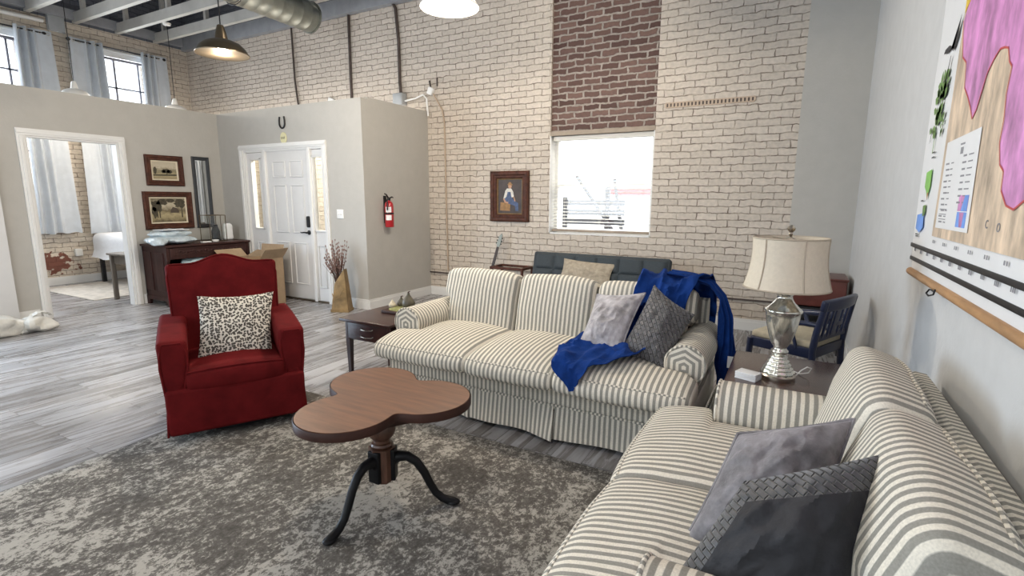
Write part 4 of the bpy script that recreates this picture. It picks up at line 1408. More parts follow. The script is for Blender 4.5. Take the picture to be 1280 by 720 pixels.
RP([(2.90, 1.35), (2.78, 1.36), (2.76, 1.30), (2.82, 1.275), (2.90, 1.29)], 0.0070, 'sky_blue', 'small_map')
RP([(2.81, 1.39), (2.76, 1.395), (2.755, 1.352), (2.80, 1.345)], 0.0072, 'green', 'small_map')
RP([(2.765, 1.445), (2.748, 1.445), (2.755, 1.415)], 0.0075, 'red_ink', 'small_map')
for k in range(9):
    y = 2.55 - k * 0.16
    tk = MB()
    for q in range(2):
        tk.box((-0.0055, y - q * 0.02 - yc, 1.255 - 1.212), (0.0006, 0.010, 0.012))
    obj('scale_mark', tk, 'ink_grey', t1, smooth=False)
text_obj('map_lettering', 'C', 0.035, 'ink_grey', t1, (-0.0078, 1.93 - yc, 1.345 - 1.212), (rad(90), 0, rad(-90)), 0.0003)
text_obj('map_lettering', 'O', 0.035, 'ink_grey', t1, (-0.0078, 1.83 - yc, 1.34 - 1.212), (rad(90), 0, rad(-90)), 0.0003)

# ------------------------------------------------------------------ rug
mb = MB().rbox((-1.765, 0.62, 0.006), (2.93, 3.58, 0.012), 0.004, 1, (40, 40, 1), fn=lambda x, y, z: (x, y, z))
o = obj('area_rug', mb, 'rug', loc=(0, 0, 0))
tag(o, 'large distressed charcoal and cream rug under the trefoil table', 'rug')
eb = MB()
for (a, b_) in (((-3.23, -1.17), (-0.30, -1.17)), ((-0.30, -1.17), (-0.30, 2.41)), ((-0.30, 2.41), (-3.23, 2.41)), ((-3.23, 2.41), (-3.23, -1.17))):
    eb.tube([(a[0], a[1], 0.006), (b_[0], b_[1], 0.006)], 0.006, 6)
obj('bound_edge', eb, 'far_grey', o)


# ------------------------------------------------------------------ striped sofas
def smooth(a, b_, x):
    q = max(0.0, min(1.0, (x - a) / (b_ - a)))
    return q * q * (3 - 2 * q)

def make_sofa(name, label, cat, L, n, loc, rz):
    t = thing(name, label, cat, loc, rz)
    H = L / 2
    ra = 0.105                       # roll of the arm
    xa = H - ra
    inn = xa - 0.075                 # inner face of the arm
    yf, ya, yb = -0.42, -0.30, 0.40  # skirt front, arm front, back
    # carcass and front rail
    mb = MB()
    mb.rbox((0, (yf + yb) / 2, 0.285), (L - 0.06, yb - yf, 0.20), 0.02, 2, (30, 6, 2))
    base = obj('base', mb, 'st_x', t)
    # back frame
    pr = [(0.25, 0.22), (0.30, 0.74), (0.315, 0.785), (0.345, 0.80), (0.38, 0.795), (0.40, 0.77), (0.405, 0.70), (0.40, 0.22)]
    mb = MB()
    k = 24
    xs = [-H + 0.09 + (L - 0.18) * i / k for i in range(k + 1)]
    vs = [(x, y, z) for x in xs for y, z in pr]
    m_ = len(pr)
    fs = []
    for i in range(k):
        for j in range(m_):
            a, b_ = i * m_ + j, i * m_ + (j + 1) % m_
            fs.append((a, b_, b_ + m_, a + m_))
    fs += [tuple(range(m_)), tuple(range(k * m_ + m_ - 1, k * m_ - 1, -1))]
    mb.add(vs, fs)
    obj('back_frame', mb, 'st_x', t)
    # skirts
    wd = (L - 0.02) / n
    def skirt(x0, x1, y, tilt, sgn=-1):
        def fn(u, v):
            x = x0 + (x1 - x0) * u
            f = (1 - v)
            e = abs(2 * u - 1) ** 6
            yy = y + sgn * f * (0.012 + 0.012 * math.sin(u * 9 + x0 * 3) + tilt * u + 0.010 * e)
            return (x + (u - .5) * 0.03 * f, yy, 0.022 + 0.012 * math.sin(PI * u) * f + (0.222 - 0.022) * v)
        return MB().grid(fn, 20, 8, 0.006)
    sb = [-H + 0.01, -0.35, 0.25, H - 0.01] if n == 3 else [-H + 0.01, 0.0, H - 0.01]
    for i in range(n):
        obj('skirt', skirt(sb[i] + 0.006, sb[i + 1] - 0.006, yf - 0.003, 0.03 if i == n // 2 else 0.006), 'st_x', t)
    def side_skirt(s):
        def fn(u, v):
            y = yf + (yb - yf) * u
            f = 1 - v
            return (s * (H - 0.01 + f * (0.014 + 0.008 * math.sin(u * 11))), y, 0.022 + 0.20 * v)
        return MB().grid(fn, 18, 6, 0.006)
    for s in (-1, 1):
        obj('skirt', side_skirt(s), 'st_y', t)
    mb = MB()
    mb.tube([(-H + 0.01, yb - 0.02, 0.225), (-H - 0.003, yb - 0.1, 0.225), (-H - 0.003, yf + 0.02, 0.225), (-H + 0.01, yf - 0.012, 0.225), (H - 0.01, yf - 0.012, 0.225), (H + 0.003, yf + 0.02, 0.225), (H + 0.003, yb - 0.1, 0.225)], 0.007, 8)
    obj('skirt_welt', mb, 'welt', t)
    for sx in (-1, 1):
        for y in (yf + 0.08, yb - 0.08):
            obj('foot', MB().lathe([(0.022, 0.0), (0.028, 0.21)], (sx * (H - 0.12), y, 0), 12), 'ebony', t)
    obj('dust_cover', MB().bx(-H + 0.05, H - 0.05, yf + 0.03, yb - 0.03, 0.17, 0.205), 'lining', t)
    # arms
    def arm_poly(s):
        pts = []
        cz = 0.545
        for k2 in range(0, 25):
            a = rad(-62 + (242 - -62) * k2 / 24)
            pts.append((ra * math.cos(a), cz + ra * math.sin(a)))   # from lower outer over the top to lower inner
        pts = [(0.058, 0.22), (0.054, 0.36)] + pts + [(-0.072, 0.40), (-0.075, 0.22)]
        return [(xa * s + s * u, v) for u, v in pts]
    for s in (-1, 1):
        pl_ = arm_poly(s)
        m_ = len(pl_)
        mb = MB()
        ks = 14
        vs = []
        for i in range(ks + 1):
            q = i / ks
            y = ya + (yb - 0.02 - ya) * q
            infl = 1.0 + 0.02 * math.sin(PI * q)
            for (u, v) in pl_:
                vs.append((xa * s + (u - xa * s) * infl, y, 0.545 + (v - 0.545) * infl if v > 0.4 else v))
        fs = []
        for i in range(ks):
            for j in range(m_):
                a, b_ = i * m_ + j, i * m_ + (j + 1) % m_
                fs.append((a, b_, b_ + m_, a + m_))
        fs += [tuple(range(m_)), tuple(range(ks * m_ + m_ - 1, ks * m_ - 1, -1))]
        mb.add(vs, fs)
        arm = obj('arm', mb, 'st_y', t)
        # mitred front panel: concentric rings with uv = distance to an upward pentagon
        c = Vector((xa * s - s * 0.002, 0.535))
        rings = 10
        vs, fs, uvs = [], [], []
        out = [Vector(p) for p in pl_[2:-1]]
        for i in range(rings + 1):
            q = 1 - i / rings
            for p in out:
                w = c + (p - c) * q * 0.985
                dx, dz = w.x - c.x, w.y - c.y
                met = max(abs(dx), abs(dx) * 0.5 + dz * 0.87, -dz * 0.95)
                vs.append((w.x, ya - 0.016 * (1 - q ** 3) - 0.002, w.y))
                uvs.append((met, 0))
        mm = len(out)
        for i in range(rings):
            for j in range(mm):
                a, b_ = i * mm + j, i * mm + (j + 1) % mm
                fs.append((a, b_, b_ + mm, a + mm))
        mb = MB().add(vs, fs, uvs)
        fp = obj('arm_panel', mb, 'st_uv', arm)
        obj('panel_welt', MB().tube([(p.x, ya - 0.004, p.y) for p in out], 0.006, 8, closed=True), 'welt', arm)
    # seat cushions (T shaped at the ends, running in front of the arms)
    span = 2 * inn
    if n == 3:
        bnds = [-inn, -inn / 3, inn / 3, inn]
    else:
        bnds = [-inn, 0.0, inn]
    yc0, yc1 = -0.55, 0.20
    for i in range(n):
        x0, x1 = bnds[i], bnds[i + 1]
        w = x1 - x0 - 0.006
        earl = 0.15 if i == 0 else 0.0
        earr = 0.15 if i == n - 1 else 0.0
        cx = (x0 + x1) / 2
        d = yc1 - yc0
        th = 0.13
        def fn(x, y, z, w=w, d=d, th=th, earl=earl, earr=earr):
            u, v = x / (w / 2), y / (d / 2)
            bz = 0.030 * (1 - u * u) * (1 - v * v) + 0.012 * (1 - v * v)
            z2 = z + (bz if z > 0 else -0.2 * bz)
            if v < -0.3:
                z2 -= 0.025 * ((-v - 0.3) / 0.7) ** 2
            y2 = y - 0.03 * (1 - (z / (th / 2)) ** 2) * (1 if v < 0 else 0) * max(0, -v) - 0.018 * (1 - u * u) * max(0, -v)
            f = 1 - smooth(-d / 2 + 0.215, -d / 2 + 0.245, y)
            x2 = x
            if x < 0:
                x2 -= earl * f * min(1, -u) ** 0.5 if u < 0 else 0
            else:
                x2 += earr * f * min(1, u) ** 0.5
            x2 += 0.012 * (1 - (z / (th / 2)) ** 2) * u
            return (x2, y2, z2 + 0.004 * mn.noise(Vector((x * 9 + cx, y * 9, z * 4))))
        mb = MB().rbox((cx, (yc0 + yc1) / 2, 0.432), (w, d, th), 0.045, 4, (26, 30, 3), fn=fn)
        cu = obj('seat_cushion', mb, 'st_x', t)
        # welts along the front edge, upper and lower
        wl = MB()
        for zz in (0.04, -0.035):
            pts = []
            for k2 in range(25):
                x = -w / 2 + 0.02 + (w - 0.04) * k2 / 24
                p = fn(x, -d / 2 + (0.018 if zz > 0 else 0.012), zz)
                pts.append((p[0] + cx, p[1] + (yc0 + yc1) / 2 - 0.002, p[2] + 0.432 + (0.005 if zz > 0 else 0)))
            wl.tube(pts, 0.0055, 6)
        obj('welt', wl, 'welt', cu)
    # back cushions
    nb = n
    for i in range(nb):
        x0, x1 = bnds[i], bnds[i + 1]
        ex = 0.055 if n == 3 else 0.10
        xl = x0 - (ex if i == 0 else 0)
        xr = x1 + (ex if i == nb - 1 else 0)
        w = xr - xl - 0.008
        hgt, th = 0.445, 0.17
        R = Matrix.Rotation(rad(-16), 3, 'X')
        def fn(x, y, z, w=w, hgt=hgt, th=th, i=i):
            u, v, q = x / (w / 2), z / (hgt / 2), y / (th / 2)
            b_ = (1 - u * u) ** 0.6 if abs(u) < 1 else 0
            bv = (1 - v * v) if abs(v) < 1 else 0
            y2 = y - (0.035 * b_ * (0.35 + 0.65 * bv) if y < 0 else 0)
            z2 = z + (0.022 * b_ * (1 - q * q * 0.5) if z > 0 else 0) - 0.012 * abs(u) ** 4 * (1 if z > 0 else 0)
            # narrow where the arm passes
            x2 = x
            if v < 0.28:
                cut = smooth(0.0, 0.28, 0.28 - v) * ex
                if i == 0 and u < 0:
                    x2 += cut * (-u)
                if i == nb - 1 and u > 0:
                    x2 -= cut * u
            nz = 0.007 * mn.noise(Vector((x * 5 + i * 7, y * 5, z * 5)))
            return (x2, y2 + nz, z2 + nz)
        cpos = ((xl + xr) / 2, 0.172, 0.650)
        mb = MB().rbox(cpos, (w, th, hgt), 0.05, 4, (22, 4, 16), fn=fn, R=R)
        cu = obj('back_cushion', mb, 'st_x', t)
        # welt around the back edge of the top
        pts = []
        for k2 in range(27):
            if k2 < 4:
                x, z = -w / 2 + 0.004, hgt / 2 - 0.16 + 0.03 * k2
            elif k2 > 22:
                x, z = w / 2 - 0.004, hgt / 2 - 0.16 + 0.03 * (26 - k2)
            else:
                q = (k2 - 4) / 18
                x = -w / 2 + 0.03 + (w - 0.06) * q
                z = hgt / 2 - 0.003 - 0.02 * abs(2 * q - 1) ** 8
            p = R @ Vector(fn(x, th / 2 - 0.045, z))
            pts.append(p + Vector(cpos) + Vector((0, 0.0, 0.004)))
        obj('welt', MB().tube(pts, 0.006, 6), 'welt', cu)
    return t

make_sofa('striped_sofa', 'three-seat grey and cream striped sofa with a skirt, facing the trefoil table', 'sofa', 2.10, 3, (-1.39, 3.03, 0), 0.0)
make_sofa('striped_loveseat', 'two-seat striped loveseat against the right wall under the charts', 'loveseat', 1.48, 2, (0.085, 1.62, 0), rad(-90))


# ------------------------------------------------------------------ throw pillows
def pillow(name, label, corners, T, mats, group=None, nz=0.008, dent=0.0, cat='pillow', piping=None, bow=0.09, band=None):
    """corners: bottom-left, bottom-right, top-right, top-left as seen from the front; front normal = right x up"""
    c = [Vector(p) for p in corners]
    o3 = sum(c, Vector()) / 4
    ux = ((c[1] - c[0]) + (c[2] - c[3])).normalized()
    vy = ((c[3] - c[0]) + (c[2] - c[1]))
    nrm = ux.cross(vy).normalized()
    vy = nrm.cross(ux)
    Rm = Matrix((ux, vy, nrm)).transposed()
    lc = [Rm.transposed() @ (p - o3) for p in c]
    n = 44
    def surf(s):
        def fn(a, b_):
            u, v = 2 * a - 1, 2 * b_ - 1
            # edges bow inwards, corners stay pointed
            uu = u * (1 - bow * (1 - v * v))
            vv = v * (1 - bow * (1 - u * u))
            A, B = (uu + 1) / 2, (vv + 1) / 2
            p = (lc[0] * (1 - A) + lc[1] * A) * (1 - B) + (lc[3] * (1 - A) + lc[2] * A) * B
            h = T * (max(0, 1 - u * u) ** 0.55) * (max(0, 1 - v * v) ** 0.55)
            q = Vector((u * 2.2, v * 2.2, s * 3 + o3.x * 5))
            h *= 1 + 0.18 * mn.noise(q)
            rg = max(0.0, 1 - 2.2 * abs(mn.noise(Vector((u * 2.6 + 3 * o3.y, v * 2.6 + s, o3.x * 7))))) ** 2
            h += 0.05 * T * rg * min(1.0, 3 * (1 - max(abs(u), abs(v))))
            e = min(1.0, 4 * (1 - max(abs(u), abs(v))))
            rid = abs(mn.noise(Vector((u * 3.1 + v, v * 3.1 - u, o3.y * 9)))) * nz * 2 * e
            if dent and s > 0:
                h -= dent * math.exp(-((u) ** 2 * 6 + (v - 0.9) ** 2 * 3))
            return (p.x, p.y, p.z + s * max(0.0, h - rid))
        return fn
    root = thing(name, label, cat, o3, 0, group)
    root.rotation_euler = Rm.to_euler()
    f, b_ = mats
    fc = MB().grid(surf(1), n, n)
    if band:
        for k in range(len(fc.mi)):
            i_, j_ = divmod(k, n)
            if i_ < 6 or j_ > n - 10:
                fc.mi[k] = 1
    obj('front_cover', fc, [f, band] if band else f, root)
    obj('back_cover', MB().grid(surf(-1), n, n), b_, root)
    if piping:
        pts = []
        for k in range(4 * n):
            e, i = divmod(k, n)
            q = i / n
            a, v = [(q, 0), (1, q), (1 - q, 1), (0, 1 - q)][e]
            pts.append(surf(1)(a, v))
        obj('piping', MB().tube(pts, 0.0055, 6, closed=True), piping, root)
    return root

pillow('leopard_pillow', 'leopard-print lumbar pillow on the red armchair', [(-3.095, 1.685, 0.395), (-2.885, 2.06, 0.375), (-3.025, 2.195, 0.79), (-3.235, 1.81, 0.80)], 0.07, ('leopard', 'leopard'), None, 0.004)
pillow('throw_pillow', 'silver crushed velvet pillow beside the woven charcoal one on the sofa', [(-1.06, 2.74, 0.545), (-0.80, 2.72, 0.54), (-0.745, 3.02, 0.86), (-1.05, 3.04, 0.82)], 0.085, ('silver_velvet', 'silver_velvet'), 'throw pillows', 0.008, piping='silver_velvet')
pillow('throw_pillow', 'charcoal pillow with a woven front leaning at the sofa right end', [(-0.825, 2.76, 0.535), (-0.545, 2.72, 0.51), (-0.452, 3.0, 0.765), (-0.70, 3.04, 0.915)], 0.085, ('char_weave', 'char_velvet'), 'throw pillows', 0.006)
pillow('throw_pillow', 'mid-grey velvet pillow with piping on the loveseat, behind the charcoal one', [(-0.19, 1.29, 0.50), (0.10, 1.33, 0.53), (0.185, 1.57, 0.835), (-0.09, 1.53, 0.745)], 0.115, ('grey_velvet', 'grey_velvet'), 'throw pillows', 0.008, bow=0.04, piping='grey_velvet')
pillow('throw_pillow', 'charcoal velvet pillow with woven edge, nearest on the loveseat', [(-0.20, 1.10, 0.50), (0.17, 1.09, 0.54), (0.213, 1.31, 0.862), (-0.050, 1.225, 0.765)], 0.145, ('char_velvet', 'char_weave'), 'throw pillows', 0.008, bow=0.02, band='braid')
pillow('lumbar_pillow', 'beige patterned lumbar pillow on the slate futon', [(-2.42, 5.50, 0.42), (-1.76, 5.50, 0.42), (-1.74, 5.64, 0.685), (-2.38, 5.64, 0.715)], 0.06, ('beige', 'beige'), None, 0.006)

# ------------------------------------------------------------------ blue throw over the sofa
def sofa_surface_throw():
    mb = MB()
    nv = 56
    # centre path (y,z) from seat front edge, across seat, up the cushion, over the back
    path = [(2.450, 0.40), (2.458, 0.465), (2.50, 0.520), (2.60, 0.545), (2.75, 0.556), (2.92, 0.556), (3.02, 0.57), (3.055, 0.63), (3.085, 0.74), (3.115, 0.83), (3.16, 0.905), (3.23, 0.930), (3.31, 0.925), (3.39, 0.87), (3.46, 0.81), (3.475, 0.70), (3.48, 0.55), (3.485, 0.45)]
    P = [Vector((0, y, z)) for y, z in path]
    seg = [0]
    for a, b_ in zip(P[:-1], P[1:]):
        seg.append(seg[-1] + (b_ - a).length)
    tot = seg[-1]
    def at(q):
        s = q * tot
        for i in range(len(seg) - 1):
            if s <= seg[i + 1] or i == len(seg) - 2:
                k = (s - seg[i]) / (seg[i + 1] - seg[i])
                return P[i].lerp(P[i + 1], min(1, max(0, k)))
    xl = [(0.0, -0.97), (0.06, -1.10), (0.16, -1.13), (0.30, -1.10), (0.42, -0.95), (0.52, -0.84), (0.60, -0.82), (0.72, -0.80), (1.0, -0.74)]
    xr = [(0.0, -0.955), (0.06, -0.90), (0.16, -0.72), (0.22, -0.66), (0.30, -0.60), (0.42, -0.56), (0.52, -0.52), (0.60, -0.47), (0.66, -0.42), (0.72, -0.40), (1.0, -0.40)]
    def ip(tb, q):
        for (a, x), (b_, y) in zip(tb[:-1], tb[1:]):
            if q <= b_:
                k = (q - a) / (b_ - a)
                k = k * k * (3 - 2 * k)
                return x + (y - x) * k
        return tb[-1][1]
    def fn(u, v):
        p = at(v)
        a, b_ = ip(xl, v), ip(xr, v)
        x = a + (b_ - a) * u
        q0, q1 = at(max(0, v - 0.01)), at(min(1, v + 0.01))
        tn = (q1 - q0).normalized()
        nr = Vector((0, -tn.z, tn.y))
        w1_ = mn.noise(Vector((x * 3, v * 7, 5)))
        r1 = max(0.0, 1 - 2.4 * abs(mn.noise(Vector((x * 7 + 1.5 * w1_, v * 9 - x * 3, 2.0))))) ** 2
        r2 = max(0.0, 1 - 2.4 * abs(mn.noise(Vector((x * 13 - v * 6, v * 10 + x * 4, 8.0))))) ** 2
        f = 0.014 + 0.030 * r1 + 0.016 * r2 + 0.008 * math.sin(x * 42 + v * 17 + 3 * w1_)
        return Vector((x, p.y, p.z)) + nr * max(0.004, f)
    mb.grid(fn, 44, 84, 0.006)
    return mb
throw = obj('throw_blanket', sofa_surface_throw(), 'blue')
tag(throw, 'royal blue fleece throw draped over the sofa right seat and back corner', 'blanket')
def tail():
    # the part of the throw that slides off the back corner and hangs beside the sofa
    C_ = [((-0.66, 3.28, 0.945), (0.0, 0.20)), ((-0.52, 3.29, 0.930), (0.0, 0.21)), ((-0.415, 3.30, 0.895), (0.0, 0.20)), ((-0.345, 3.30, 0.82), (0.02, 0.19)), ((-0.318, 3.27, 0.72), (0.04, 0.17)), ((-0.300, 3.24, 0.58), (0.06, 0.15)), ((-0.292, 3.22, 0.45), (0.08, 0.13)), ((-0.287, 3.20, 0.34), (0.07, 0.10))]
    def fn(u, v):
        k = v * (len(C_) - 1)
        i = min(int(k), len(C_) - 2)
        q = k - i
        c = Vector(C_[i][0]).lerp(Vector(C_[i + 1][0]), q)
        w = Vector(C_[i][1]).lerp(Vector(C_[i + 1][1]), q)
        a = smooth(0.3, 0.6, v)
        fold = 0.022 * math.sin(u * 17 + v * 3) * a + 0.014 * mn.noise(Vector((u * 5, v * 7, 1)))
        dx = fold * 1.0
        z = c.z + 0.010 * math.sin(u * 16 + 2) * (1 - a) - 0.05 * abs(u - 0.4) * smooth(0.7, 1, v)
        return (c.x + (u - 0.5) * w.x + dx * a, c.y + (u - 0.5) * w.y - 0.5 * dx * a, z + 0.012 * (1 - a))
    return MB().grid(fn, 30, 44, 0.006)
obj('hanging_end', tail(), 'blue', throw)
obj('care_tag', MB().box((-0.262, 3.155, 0.47), (0.03, 0.004, 0.07)), 'paper', throw)

# ------------------------------------------------------------------ red armchair
def make_armchair():
    t = thing('red_armchair', 'dark red velvet swivel armchair with a humped back', 'armchair', (-3.135, 1.945, 0.012), rad(60.8))
    W_ = 0.375
    # front skirt/base
    def fb(x, y, z):
        tp = 1 + 0.03 * (z + 0.14)
        return (x * (1.0 - 0.02 * (0.14 - z)), y + (0.015 if y < 0 else 0) * 0, z)
    mb = MB().rbox((0, -0.01, 0.187), (0.74, 0.72, 0.275), 0.025, 3, (6, 6, 3), fn=fb)
    base = obj('base', mb, 'red', t)
    # arms: track arms, top slopes down to the front, slight waist
    for s in (-1, 1):
        def fa(x, y, z, s=s):
            # y from -0.36..0.30, z from -0.3..0.3 about 0.40
            q = (y + 0.33) / 0.66
            zt = z + (0.012 * math.sin(PI * q) - 0.045 * (1 - q)) if z > 0 else z
            waist = -0.014 * math.exp(-((z + 0.06) / 0.10) ** 2)
            x2 = x + s * (0.012 * max(0, z) / 0.3 + waist * (1 if x * s > 0 else 0))
            # inner side thicker lower
            x2 += s * (0.024 - 0.048 * smooth(-0.10, 0.24, z)) * (1 if x * s < 0 else 0)
            y2 = y + (0.018 * (z + 0.3) if y < 0 else 0)
            return (x2, y2, zt)
        mb = MB().rbox((s * (W_ - 0.062), -0.03, 0.345), (0.125, 0.66, 0.60), 0.028, 3, (3, 10, 12), fn=fa)
        arm = obj('arm', mb, 'red', t)
        # welt round the front panel and along the top edges
        wl = MB()
        pts = []
        for (x, z) in ((-0.058, -0.295), (-0.058, -0.1), (-0.058, 0.15), (-0.052, 0.225), (-0.03, 0.287), (0.03, 0.287), (0.052, 0.225), (0.058, 0.15), (0.058, -0.06), (0.058, -0.295)):
            p = fa(x, -0.32, z)
            pts.append((p[0] + s * (W_ - 0.062), p[1] - 0.034, p[2] + 0.345))
        wl.tube(pts, 0.0068, 6)
        for xx in (-0.05, 0.05):
            q_ = []
            for k in range(9):
                y = -0.315 + 0.60 * k / 8
                p = fa(xx, y, 0.291)
                q_.append((p[0] + s * (W_ - 0.062), p[1] - 0.03, p[2] + 0.341))
            wl.tube(q_, 0.0068, 6)
        obj('welt', wl, 'red', arm)
    # back: humped top, reclined
    R = Matrix.Rotation(rad(-11), 3, 'X')
    def fk(x, y, z):
        u = x / 0.32
        hump = 0.055 * (0.5 + 0.5 * math.cos(PI * min(1, abs(u) / 0.62))) if z > 0 else 0
        q = (z + 0.4) / 0.8
        x2 = x * (0.93 + 0.10 * q)
        wing = -0.03 * max(0, abs(u) - 0.6) if y < 0 else 0
        y2 = y - (0.03 * (1 - u * u) * (1 - (z / 0.42) ** 2) if y < 0 else 0) + wing
        return (x2, y2, z + hump * max(0, z) / 0.4)
    mb = MB().rbox((0, 0.26, 0.565), (0.64, 0.15, 0.80), 0.03, 3, (16, 3, 14), fn=fk, R=R)
    back = obj('backrest', mb, 'red', t)
    wl = MB()
    for yy in (-0.06, 0.068):
        pts = []
        for k in range(31):
            q = k / 30
            if k < 5:
                x, z = -0.305, -0.05 + k * 0.09
            elif k > 25:
                x, z = 0.305, -0.05 + (30 - k) * 0.09
            else:
                x, z = -0.295 + 0.59 * (k - 5) / 20, 0.394
            p = R @ Vector(fk(x * (1.035 if abs(x) > 0.3 else 1), yy - 0.006 * (1 if yy < 0 else -1), z))
            pts.append(p + Vector((0, 0.26, 0.565)))
        wl.tube(pts, 0.0068, 6)
    obj('welt', wl, 'red', back)
    # seat cushion
    def fs_(x, y, z):
        u, v = x / 0.25, y / 0.29
        b_ = 0.03 * max(0, 1 - u * u) * max(0, 1 - v * v)
        return (x + 0.0 * z, y - 0.015 * (1 - (z / 0.06) ** 2) * max(0, -v) - 0.015 * (1 - u * u) * max(0, -v), z + (b_ + 0.012 * (1 - u * u) if z > 0 else 0))
    mb = MB().rbox((0, -0.075, 0.355), (0.53, 0.56, 0.13), 0.03, 3, (12, 12, 3), fn=fs_)
    cu = obj('seat_cushion', mb, 'red', t)
    wl = MB()
    for zz in (0.052, -0.05):
        pts = []
        for k in range(17):
            x = -0.252 + 0.504 * k / 16
            p = fs_(x, -0.274, zz)
            pts.append((p[0], p[1] - 0.075, p[2] + 0.355 + (0.004 if zz > 0 else 0)))
        wl.tube(pts, 0.0068, 6)
    obj('welt', wl, 'red', cu)
    mb = MB().lathe([(0.0, 0.0), (0.27, 0.0), (0.27, 0.03), (0.08, 0.04), (0.08, 0.085)], (0, 0, 0), 32)
    obj('swivel_base', mb, 'black_metal', t)
    return t
make_armchair()

# ------------------------------------------------------------------ trefoil tilt-top table
def make_table():
    t = thing('trefoil_table', 'low walnut table with a trefoil top and three dark curved legs', 'coffee table', (-1.560, 1.625, 0.012), 0)
    dirs = [rad(270), rad(28), rad(141)]
    dist, r = 0.205, 0.203
    # outline: union of three discs with small fillet
    def sdf(x, y):
        ds = sorted(math.hypot(x - dist * math.cos(d), y - dist * math.sin(d)) - r for d in dirs)
        k = 0.085
        h = max(k - abs(ds[0] - ds[1]), 0) / k
        return ds[0] - h * h * h * k / 6
    def radius(a):
        lo, hi = 0.1, 0.6
        for _ in range(40):
            md = (lo + hi) / 2
            if sdf(md * math.cos(a), md * math.sin(a)) < 0:
                lo = md
            else:
                hi = md
        return lo
    n = 216
    rs = [radius(2 * PI * k / n) for k in range(n)]
    rs2 = list(rs)
    out = [(rs2[k] * math.cos(2 * PI * k / n), rs2[k] * math.sin(2 * PI * k / n)) for k in range(n)]
    def ring(sc, z, inset=0.0):
        return [(x - inset * x / math.hypot(x, y), y - inset * y / math.hypot(x, y), z) for x, y in out]
    zt = 0.528
    mb = MB()
    rings = [ring(1, zt - 0.040, 0.006), ring(1, zt - 0.038, 0.001), ring(1, zt - 0.004, 0.0), ring(1, zt - 0.001, 0.003)]
    vs = [p for rr in rings for p in rr]
    fs = []
    for i in range(len(rings) - 1):
        for k in range(n):
            a, b_ = i * n + k, i * n + (k + 1) % n
            fs.append((a, b_, b_ + n, a + n))
    fs.append(tuple(range(n - 1, -1, -1)))
    mb.add(vs, fs)
    top = obj('tabletop', mb, 'rim', t, angle=50)
    mb = MB()
    ins = ring(1, zt, 0.007)
    mb.add(ins + [(x, y, zt - 0.012) for x, y, z in ins], [tuple(range(n))] + [(k, (k + 1) % n, (k + 1) % n + n, k + n) for k in range(n)])
    obj('veneer_surface', mb, 'walnut', top, angle=50)
    # curved aprons in the three hollows
    for k in range(3):
        a = (dirs[k] + (dirs[(k + 1) % 3] + (2 * PI if dirs[(k + 1) % 3] < dirs[k] else 0))) / 2
        pts = []
        for j in range(13):
            q = a + rad(-38 + 76 * j / 12)
            rr = 0.190 + 0.05 * (abs(j - 6) / 6) ** 2
            pts.append((rr * math.cos(q), rr * math.sin(q)))
        mb = MB()
        vs, fs = [], []
        for x, y in pts:
            l = math.hypot(x, y)
            for (dr, z) in ((0, zt - 0.041), (0, zt - 0.072), (-0.018, zt - 0.072), (-0.018, zt - 0.041)):
                vs.append((x * (1 + dr / l), y * (1 + dr / l), z))
        for j in range(12):
            for e in range(4):
                a0, b0 = j * 4 + e, j * 4 + (e + 1) % 4
                fs.append((a0, b0, b0 + 4, a0 + 4))
        fs += [(0, 1, 2, 3), (51, 50, 49, 48)]
        mb.add(vs, fs)
        obj('apron', mb, 'rim', t)
    obj('support_block', MB().rbox((0, 0, zt - 0.057), (0.2, 0.2, 0.03), 0.008), 'rim', t)
    # turned pedestal
    prof = [(0.034, 0.285), (0.046, 0.290), (0.050, 0.298), (0.046, 0.306), (0.036, 0.310), (0.036, 0.322), (0.044, 0.328), (0.058, 0.345), (0.064, 0.365), (0.062, 0.388), (0.050, 0.408), (0.038, 0.420), (0.036, 0.430), (0.048, 0.438), (0.048, 0.448), (0.036, 0.455), (0.034, zt - 0.065)]
    ped = obj('pedestal', MB().lathe(prof, seg=36), 'post_wood', t)
    hexp = [(0.062 * math.cos(rad(30 + 60 * k)), 0.062 * math.sin(rad(30 + 60 * k))) for k in range(6)]
    mb = MB().prism(hexp, 0.135, 0.285)
    mb.prism([(x * .8, y * .8) for x, y in hexp], 0.120, 0.135)
    obj('hub_block', mb, 'post_wood', ped, smooth=False)
    for d in dirs:
        ca, sa = math.cos(d), math.sin(d)
        path = [(0.040, 0.215, 0.030), (0.075, 0.238, 0.026), (0.115, 0.238, 0.022), (0.155, 0.212, 0.020), (0.190, 0.160, 0.019), (0.215, 0.105, 0.0185), (0.240, 0.060, 0.018), (0.270, 0.032, 0.018), (0.300, 0.020, 0.020), (0.325, 0.016, 0.019), (0.345, 0.014, 0.011)]
        mb = MB().tube([(q * ca, q * sa, z) for q, z, w in path], [w for q, z, w in path], 12)
        leg = obj('leg', mb, 'ebony', t)
        mb = MB().blob((0.322 * ca, 0.322 * sa, 0.014), (0.032, 0.026, 0.014), 14, 8, R=Matrix.Rotation(d, 3, 'Z'))
        obj('pad_foot', mb, 'ebony', leg)
        cl = MB(); cl.T = Matrix.Rotation(d, 4, 'Z')
        cl.rbox((0.052, 0, 0.205), (0.022, 0.062, 0.15), 0.006)
        obj('leg_bracket', cl, 'ebony', leg)
make_table()

